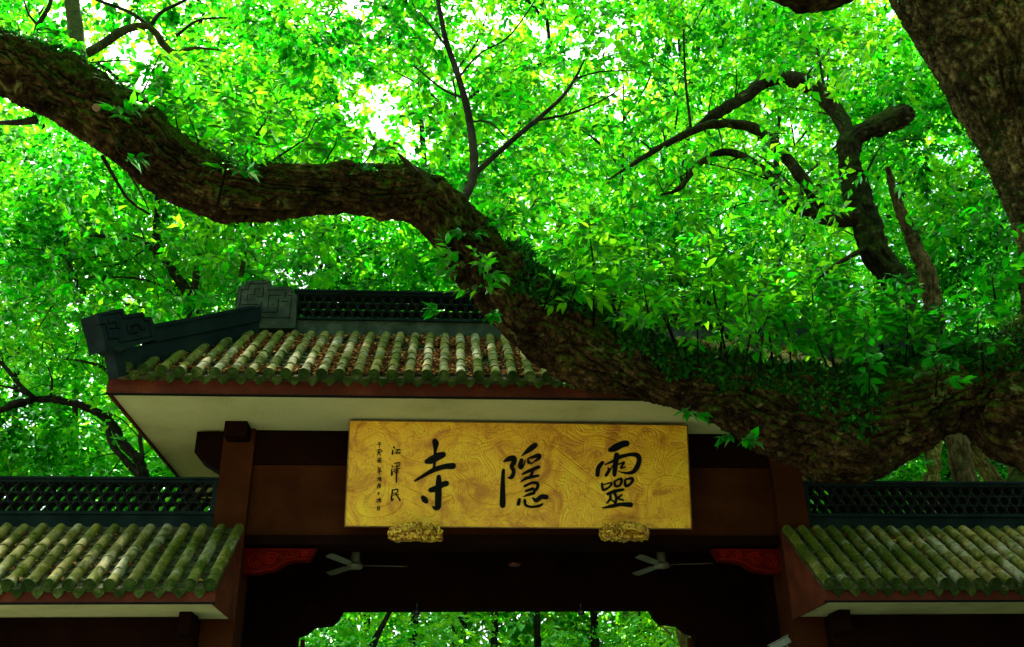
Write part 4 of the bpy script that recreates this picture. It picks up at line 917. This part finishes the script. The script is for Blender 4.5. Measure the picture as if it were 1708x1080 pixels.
o = crown('foliage', C2, 5, 9, .28, .45, .21, M['leaf'], 'mid', None, .76, 6); tch(o)['kind'] = 'stuff'

# ================================================================== TREES BEHIND
def bgtree(label, matl, trunk, branches, blobs, nleaf_scale=1.0, tone=.55, group=None, cat='tree', lsize=.20):
    pts = pxpath(trunk); last = pts[0]; root = tag(empty('forest_tree', (last[0], last[1], 0)), label, cat, group)
    inv = Matrix.Translation(root.location).inverted()
    full = [(last[0], last[1], 0.0, max(last[3]*1.25, .1))]+list(pts) if last[2] > .3 else list(pts)
    big = max(q[3] for q in full[1:]) > .13; o, *_ = limb('trunk', full, matl, None, 48 if big else 14, .06 if big else .25, .04 if big else .012, .14, len(label)); o.parent = root; o.matrix_parent_inverse = inv
    for pth in branches:
        pw = np.array(pxpath(pth)); pw[1:-1, :3] += rng.normal(0, .25, (len(pw)-2, 3))*pw[1:-1, 3:4]; pw[-1, 3] *= .4
        for k in range(len(pw)-1):   # side twigs
            for _ in range(2 if len(pw) > 4 else 1):
                t = rng.uniform(); b0 = pw[k]*(1-t)+pw[k+1]*t; d = rng.normal(0, .5, 3)+np.array([0, 0, .35]); L_ = rng.uniform(.5, 1.3)
                tw = [(*b0[:3], min(b0[3]*.4, .02)), (*(b0[:3]+d*L_*.5+rng.normal(0, .06, 3)), .011), (*(b0[:3]+d*L_*1.1+np.array([0, 0, -.1])), .004)]
                o, *_ = limb('twig', tw, matl, None, 5, .15, 0, .05, k); o.parent = root; o.matrix_parent_inverse = inv
        o, *_ = limb('branch', pw, matl, None, 10, .12, 0, .22, len(pth)); o.parent = root; o.matrix_parent_inverse = inv
    Cs = []
    for (px, py, Y, rx, rz_, ry_, n) in blobs:
        c = P(px, py, Y); q = rng.normal(0, 1, (int(n*.75), 3)); q /= np.linalg.norm(q, axis=1, keepdims=True); q *= rng.uniform(.35, 1.0, (len(q), 1))**.6
        q = c+q*np.array([rx, ry_, rz_]); X, Y2, Z = proj(q)
        keep = (rng.uniform(0, 1, len(q)) > hole(X, Y2)*.95) & (fbm(q*.55, 2, 12) > .44) & (q[:, 2] > .5) & (q[:, 1] > 15.6) & (X > -350) & (X < 2050) & (Y2 > -350)
        keep &= (q[:, 1] > trunk[0][2]+.2) | (rng.uniform(0, 1, len(q)) < .3)
        Cs.append(q[keep])
    Cs = np.vstack(Cs)
    o = crown('crown', Cs, 6, 9, .42, .6, lsize, M['leaf_far'], 'lo', None, tone, 17, .4); o.parent = root; o.matrix_parent_inverse = inv
    return root
bgtree('slender dark forked tree rising behind the left hip of the gate roof', M['twig'],
       [(335, 700, 18, 26), (322, 540, 18, 24), (318, 500, 18, 18), (300, 470, 18, 16), (280, 440, 18, 14), (262, 405, 18, 11), (262, 340, 18, 8), (270, 260, 18, 5)],
       [[(320, 500, 18, 12), (335, 420, 18, 10), (355, 370, 18, 8), (378, 335, 18, 6)], [(338, 410, 18, 6), (362, 385, 18, 5), (385, 360, 18, 4)], [(262, 422, 18, 8), (235, 405, 18, 7), (190, 395, 18, 6), (100, 393, 18, 4)], [(262, 422, 18, 7), (238, 400, 18, 5), (210, 390, 18, 4)], [(240, 420, 18, 6), (200, 440, 18, 4), (145, 448, 18, 3)],
        [(318, 512, 18, 7), (280, 483, 18, 5), (230, 466, 18, 4), (150, 462, 18, 3)], [(318, 545, 18, 5), (260, 520, 18, 4), (170, 500, 18, 3)], [(108, 400, 18, 3), (108, 425, 18, 4), (128, 475, 18, 5), (95, 500, 18, 4), (60, 555, 18, 2)]],
       [(250, 380, 18.5, 3.2, 2.6, 2.0, 330), (120, 480, 19.5, 2.6, 2.4, 2.0, 260), (330, 250, 19, 2.8, 2.2, 2, 220)], tone=.5)
bgtree('thin straight tree rising behind the ridge-end block of the gate', M['bark2'],
       [(394, 640, 17, 10), (396, 520, 17, 9), (402, 465, 17, 8), (410, 415, 17, 7), (420, 365, 17, 6), (428, 300, 17, 4)],
       [[(440, 468, 17, 5), (428, 435, 17, 4), (405, 405, 17, 3), (370, 398, 17, 2)], [(462, 472, 17, 5), (490, 432, 17, 4), (528, 380, 17, 3)], [(505, 410, 17, 2), (530, 440, 17, 2), (545, 475, 17, 1.5)]],
       [(560, 400, 17.8, 2.6, 2.0, 1.6, 300), (470, 330, 18.2, 2.2, 1.8, 1.5, 160), (700, 400, 18.2, 2.2, 2.2, 1.5, 180)], tone=.55)
bgtree('dark tree with a wide arching branch behind the left lattice wall', M['twig'],
       [(240, 900, 19, 30), (238, 810, 19, 24), (232, 770, 19, 16), (205, 740, 19, 15), (185, 705, 19, 13), (150, 682, 19, 12), (110, 670, 19, 11), (60, 667, 19, 10), (0, 685, 19, 9), (-60, 710, 19, 7)],
       [[(60, 668, 19, 9), (35, 645, 19, 8), (0, 605, 19, 6), (-40, 580, 19, 4)], [(60, 668, 19, 6), (30, 650, 19, 5), (-20, 640, 19, 4)], [(236, 800, 19, 14), (215, 775, 19, 12), (190, 750, 19, 11), (182, 715, 19, 8), (186, 690, 19, 6)], [(238, 800, 19, 9), (236, 760, 19, 8), (234, 722, 19, 6), (250, 690, 19, 3)],
        [(82, 599, 19, 3), (120, 600, 19, 4), (160, 608, 19, 5), (182, 622, 19, 6), (200, 650, 19, 6)], [(84, 665, 19, 4), (86, 630, 19, 3), (70, 595, 19, 2)]],
       [(80, 600, 19.8, 3.0, 2.4, 2.2, 360), (60, 740, 19.5, 3.4, 1.6, 2.0, 330), (240, 700, 20.5, 2.0, 2.2, 1.6, 200), (90, 310, 20, 2.6, 2.2, 2.0, 200)], tone=.62)
bgtree('mossy thick trunk with a sawn-off limb standing behind the right half of the gate', M['mossy_dark'],
       [(1415, 760, 14.2, 66), (1470, 620, 14.2, 58), (1502, 500, 14.2, 52), (1462, 420, 14.2, 48), (1432, 330, 14.2, 42), (1416, 275, 14.2, 36), (1420, 235, 14.2, 32), (1455, 214, 14.2, 32), (1498, 198, 14.2, 34), (1514, 190, 14.2, 30)],
       [[(1445, 360, 14.2, 34), (1385, 362, 14.1, 28), (1350, 320, 14, 20), (1303, 252, 14, 20), (1258, 212, 14, 17), (1195, 203, 14, 15), (1140, 225, 14, 13), (1085, 255, 14, 10), (1015, 300, 14, 7)],
        [(1390, 368, 14.1, 24), (1330, 350, 14, 18), (1305, 325, 14, 15), (1272, 285, 14, 14), (1215, 253, 14, 13), (1170, 272, 14, 11), (1132, 315, 14, 9), (1100, 326, 14, 5)],
        [(1424, 250, 14.2, 28), (1395, 180, 14.3, 28), (1345, 142, 14.4, 27), (1290, 130, 14.5, 24), (1235, 162, 14.5, 22), (1190, 192, 14.5, 18), (1150, 222, 14.5, 8)],
        [(1152, 212, 14, 5), (1143, 130, 14, 4), (1140, 40, 14, 3), (1135, -20, 14, 2)], [(1125, 222, 14, 4), (1130, 170, 14, 3), (1112, 130, 14, 2)], [(1375, 150, 14.3, 5), (1365, 90, 14.3, 4), (1352, 30, 14.3, 3)], [(1380, 150, 14.3, 4), (1382, 90, 14.3, 3), (1385, 50, 14.3, 2)],
        [(1452, 410, 14.1, 10), (1400, 440, 14, 7), (1340, 486, 14, 4)], [(1440, 300, 14.2, 4), (1460, 260, 14.2, 3), (1480, 230, 14.2, 2)]],
       [(1350, 100, 17.5, 3.2, 2.0, 1.6, 260), (1150, 380, 17.2, 2.6, 1.6, 1.2, 220), (1560, 250, 17.6, 1.8, 2.8, 1.5, 240)], tone=.5)
bgtree('bare brown leaning trunk beside the mossy thick one on the right', M['tan'], [(1575, 640, 15, 32), (1552, 480, 15, 28), (1530, 420, 15, 24), (1498, 340, 15, 16), (1480, 280, 15, 8)], [],
       [(1600, 420, 17.8, 2.0, 2.0, 1.4, 200)], tone=.5)
bgtree('forked tan trunk seen under the arch of the camphor limb', M['tan2'], [(1558, 860, 19, 26), (1556, 800, 19, 20), (1556, 765, 19, 19), (1545, 735, 19, 11), (1532, 690, 19, 8)], [[(1556, 768, 19, 12), (1568, 735, 19, 9), (1575, 690, 19, 7)]],
       [(1500, 720, 20.5, 2.4, 2.2, 1.6, 420), (1620, 640, 20.5, 1.8, 2, 1.4, 160)], tone=.5)
bgtree('thin dark trunk right of the forked tan trunk', M['twig'], [(1594, 860, 20, 14), (1592, 780, 20, 12), (1588, 700, 20, 9), (1590, 600, 20, 6)], [[(1612, 840, 20, 9), (1614, 790, 20, 8), (1626, 760, 20, 6), (1640, 700, 20, 4)]], [(1640, 760, 22, 2.5, 1.8, 1.5, 200)], tone=.45)
bgtree('pale trunk leaning left, seen under the arch of the camphor limb', M['tan2'], [(1680, 870, 17, 28), (1655, 800, 17, 26), (1630, 760, 17, 22), (1603, 715, 17, 19), (1560, 650, 17, 15)], [], [(1560, 560, 18.5, 1.4, 1.4, 1.2, 80)], tone=.5)
bgtree('broad olive trunk at the right edge above the lattice wall', M['bark2'], [(1716, 870, 16.5, 40), (1704, 800, 16.5, 37), (1690, 750, 16.5, 33), (1670, 680, 16.5, 30)], [], [(1700, 560, 18.5, 1.6, 1.6, 1.2, 100)], tone=.4)
bgtree('orange-barked leaning trunk seen through the gate opening', M['tan2'], [(1160, 1130, 19.0, 24), (1146, 1085, 19, 22), (1134, 1045, 19, 17), (1110, 1005, 19, 12), (1085, 960, 19, 9)], [[(1120, 1060, 20, 4), (1095, 1035, 20, 3), (1070, 1005, 20, 2)]], [(900, 1030, 26, 4.5, 2.4, 2.0, 240), (640, 1050, 24, 3, 2.2, 2.0, 170), (1120, 1040, 24, 2.2, 2, 1.6, 120)], tone=.95)
bgtree('mottled trunk at the left of the gate opening', M['twig'], [(618, 1120, 21, 16), (622, 1078, 21, 12), (640, 1040, 21, 9), (660, 1000, 21, 6)], [], [(560, 1080, 22, 1.6, 1.2, 1.2, 120)], tone=.6)
FAR = [(-60, 250, 25), (180, 330, 27), (380, 180, 24), (560, 330, 26), (760, 120, 25), (850, 400, 24), (1040, 200, 27), (1180, 420, 25), (1330, 240, 26), (1500, 380, 27), (1690, 560, 25), (60, 700, 27), (300, 560, 28), (700, 520, 27), (40, 60, 26), (1300, 20, 26), (540, 40, 26), (1640, 760, 27), (1480, 760, 25), (900, -60, 27), (680, -70, 29), (1120, -60, 29), (350, -60, 27)]
FARL = ['behind the left end of the forecourt limb', 'behind the sapling-covered bend of the limb', 'behind the short side branch at upper left', 'behind the thin forked branch below the limb', 'above the forked thin branch at the top', 'behind the middle of the roof ridge', 'above the centre of the gate roof', 'behind the leafy shoots right of the roof ridge', 'behind the arching branches', 'right of the mossy sawn-off trunk', 'behind the thick right trunk', 'behind the left lattice wall', 'behind the left hip of the roof', 'behind the ridge lattice left of the limb', 'at the top left corner above the limb', 'at the top right of the arching branches', 'at the top centre left of the forked branch', 'behind the right lattice wall near the edge', 'under the arch of the limb', 'along the top edge right of the forked branch', 'along the top edge left of the forked branch', 'along the top edge above the arching branches', 'along the top edge above the curved side branch']
for i, (a, b_, Y) in enumerate(FAR):
    bgtree('tall leafy tree deep in the wood, '+FARL[i], M['twig'], [(a+random.uniform(-90, 90), 900, Y, 11), (a+random.uniform(-50, 50), b_+250, Y, 9), (a+random.uniform(-40, 40), b_+150, Y, 7), (a, b_+40, Y, 4), (a-8+random.uniform(-30, 30), b_-60, Y, 2)],
           [[(a+4, b_+60, Y, 6), (a+60, b_+10, Y, 4), (a+110, b_-60, Y, 2)], [(a+6, b_+90, Y, 6), (a-50, b_+30, Y, 4), (a-120, b_-10, Y, 2)], [(a, b_, Y, 4), (a+40, b_-60, Y, 3), (a+60, b_-130, Y, 2)]],
           [(a, b_, Y+1, 3.6, 3.0, 2.2, 230)], tone=random.uniform(.6, .92), group='tall trees deep in the wood', lsize=.27)
# far wood as one mass
n = 2000; ang = rng.uniform(-.62, .72, n); D = rng.uniform(34, 48, n); Zf = rng.uniform(0, 1, n)**.9*34
q = np.c_[np.sin(ang)*D, np.cos(ang)*D, Zf]; a2 = rng.uniform(-.45, .5, 600); q = np.vstack([q, np.c_[np.sin(a2)*33, np.cos(a2)*33, rng.uniform(0, 13, 600)]]); X, Y2, Z = proj(q); q = q[(fbm(q*.22, 2, 9) > .36) & (rng.uniform(0, 1, len(q)) > hole(X, Y2)*.9)]
o = crown('far_wood', q, 8, 9, 1.0, 1.3, .55, M['leaf_far'], 'lo', None, .7, 23, .4); tag(o, 'bright green mass of the far wood behind all trees', 'wood', kind='stuff')
# unseen leaf canopy added around and behind the camera to shade the gate front
n = 2600; q = np.c_[rng.uniform(-20, 22, n), rng.uniform(-18, 9, n), rng.uniform(9, 17, n)]
q = np.vstack([q, np.c_[rng.uniform(-7, 5, 170), rng.uniform(18, 24, 170), rng.uniform(24, 30, 170)]])  # extra leaf clumps added above the view to shade the main roof
zz_ = (q-CAMP)@fwd; X, Y2, Z = proj(q); infr = (zz_ > -2) & ((zz_ < 2) | ((X > -900) & (X < 2600) & (Y2 > -750)))
q = q[(~infr & (fbm(q*.28, 2, 41) > .47)) | ((q[:, 1] > 17) & (Y2 < -90) & (fbm(q*.28, 2, 41) > .43))]
o = crown('added_shade_canopy', q, 3, 8, 1.0, 1.2, .60, M['leaf_far'], 'lo', None, .45, 27, .4)
for i, (x, y) in enumerate(((-9, -4), (9.5, -6), (-3, -13), (13, 2), (-14, 5))):  # unseen trunks added to carry the shade canopy
    t_, *_ = limb('shade_canopy_trunk', [(x, y, 0, .4), (x+.3, y+.4, 5, .33), (x-.2, y, 10, .25), (x+.4, y+.5, 15, .1)], M['twig'], None, 12, .4, 0, .08, i); t_.parent = o
tag(o, 'unseen leaf canopy added over the forecourt and above the gate roof for shade', 'wood', kind='stuff')
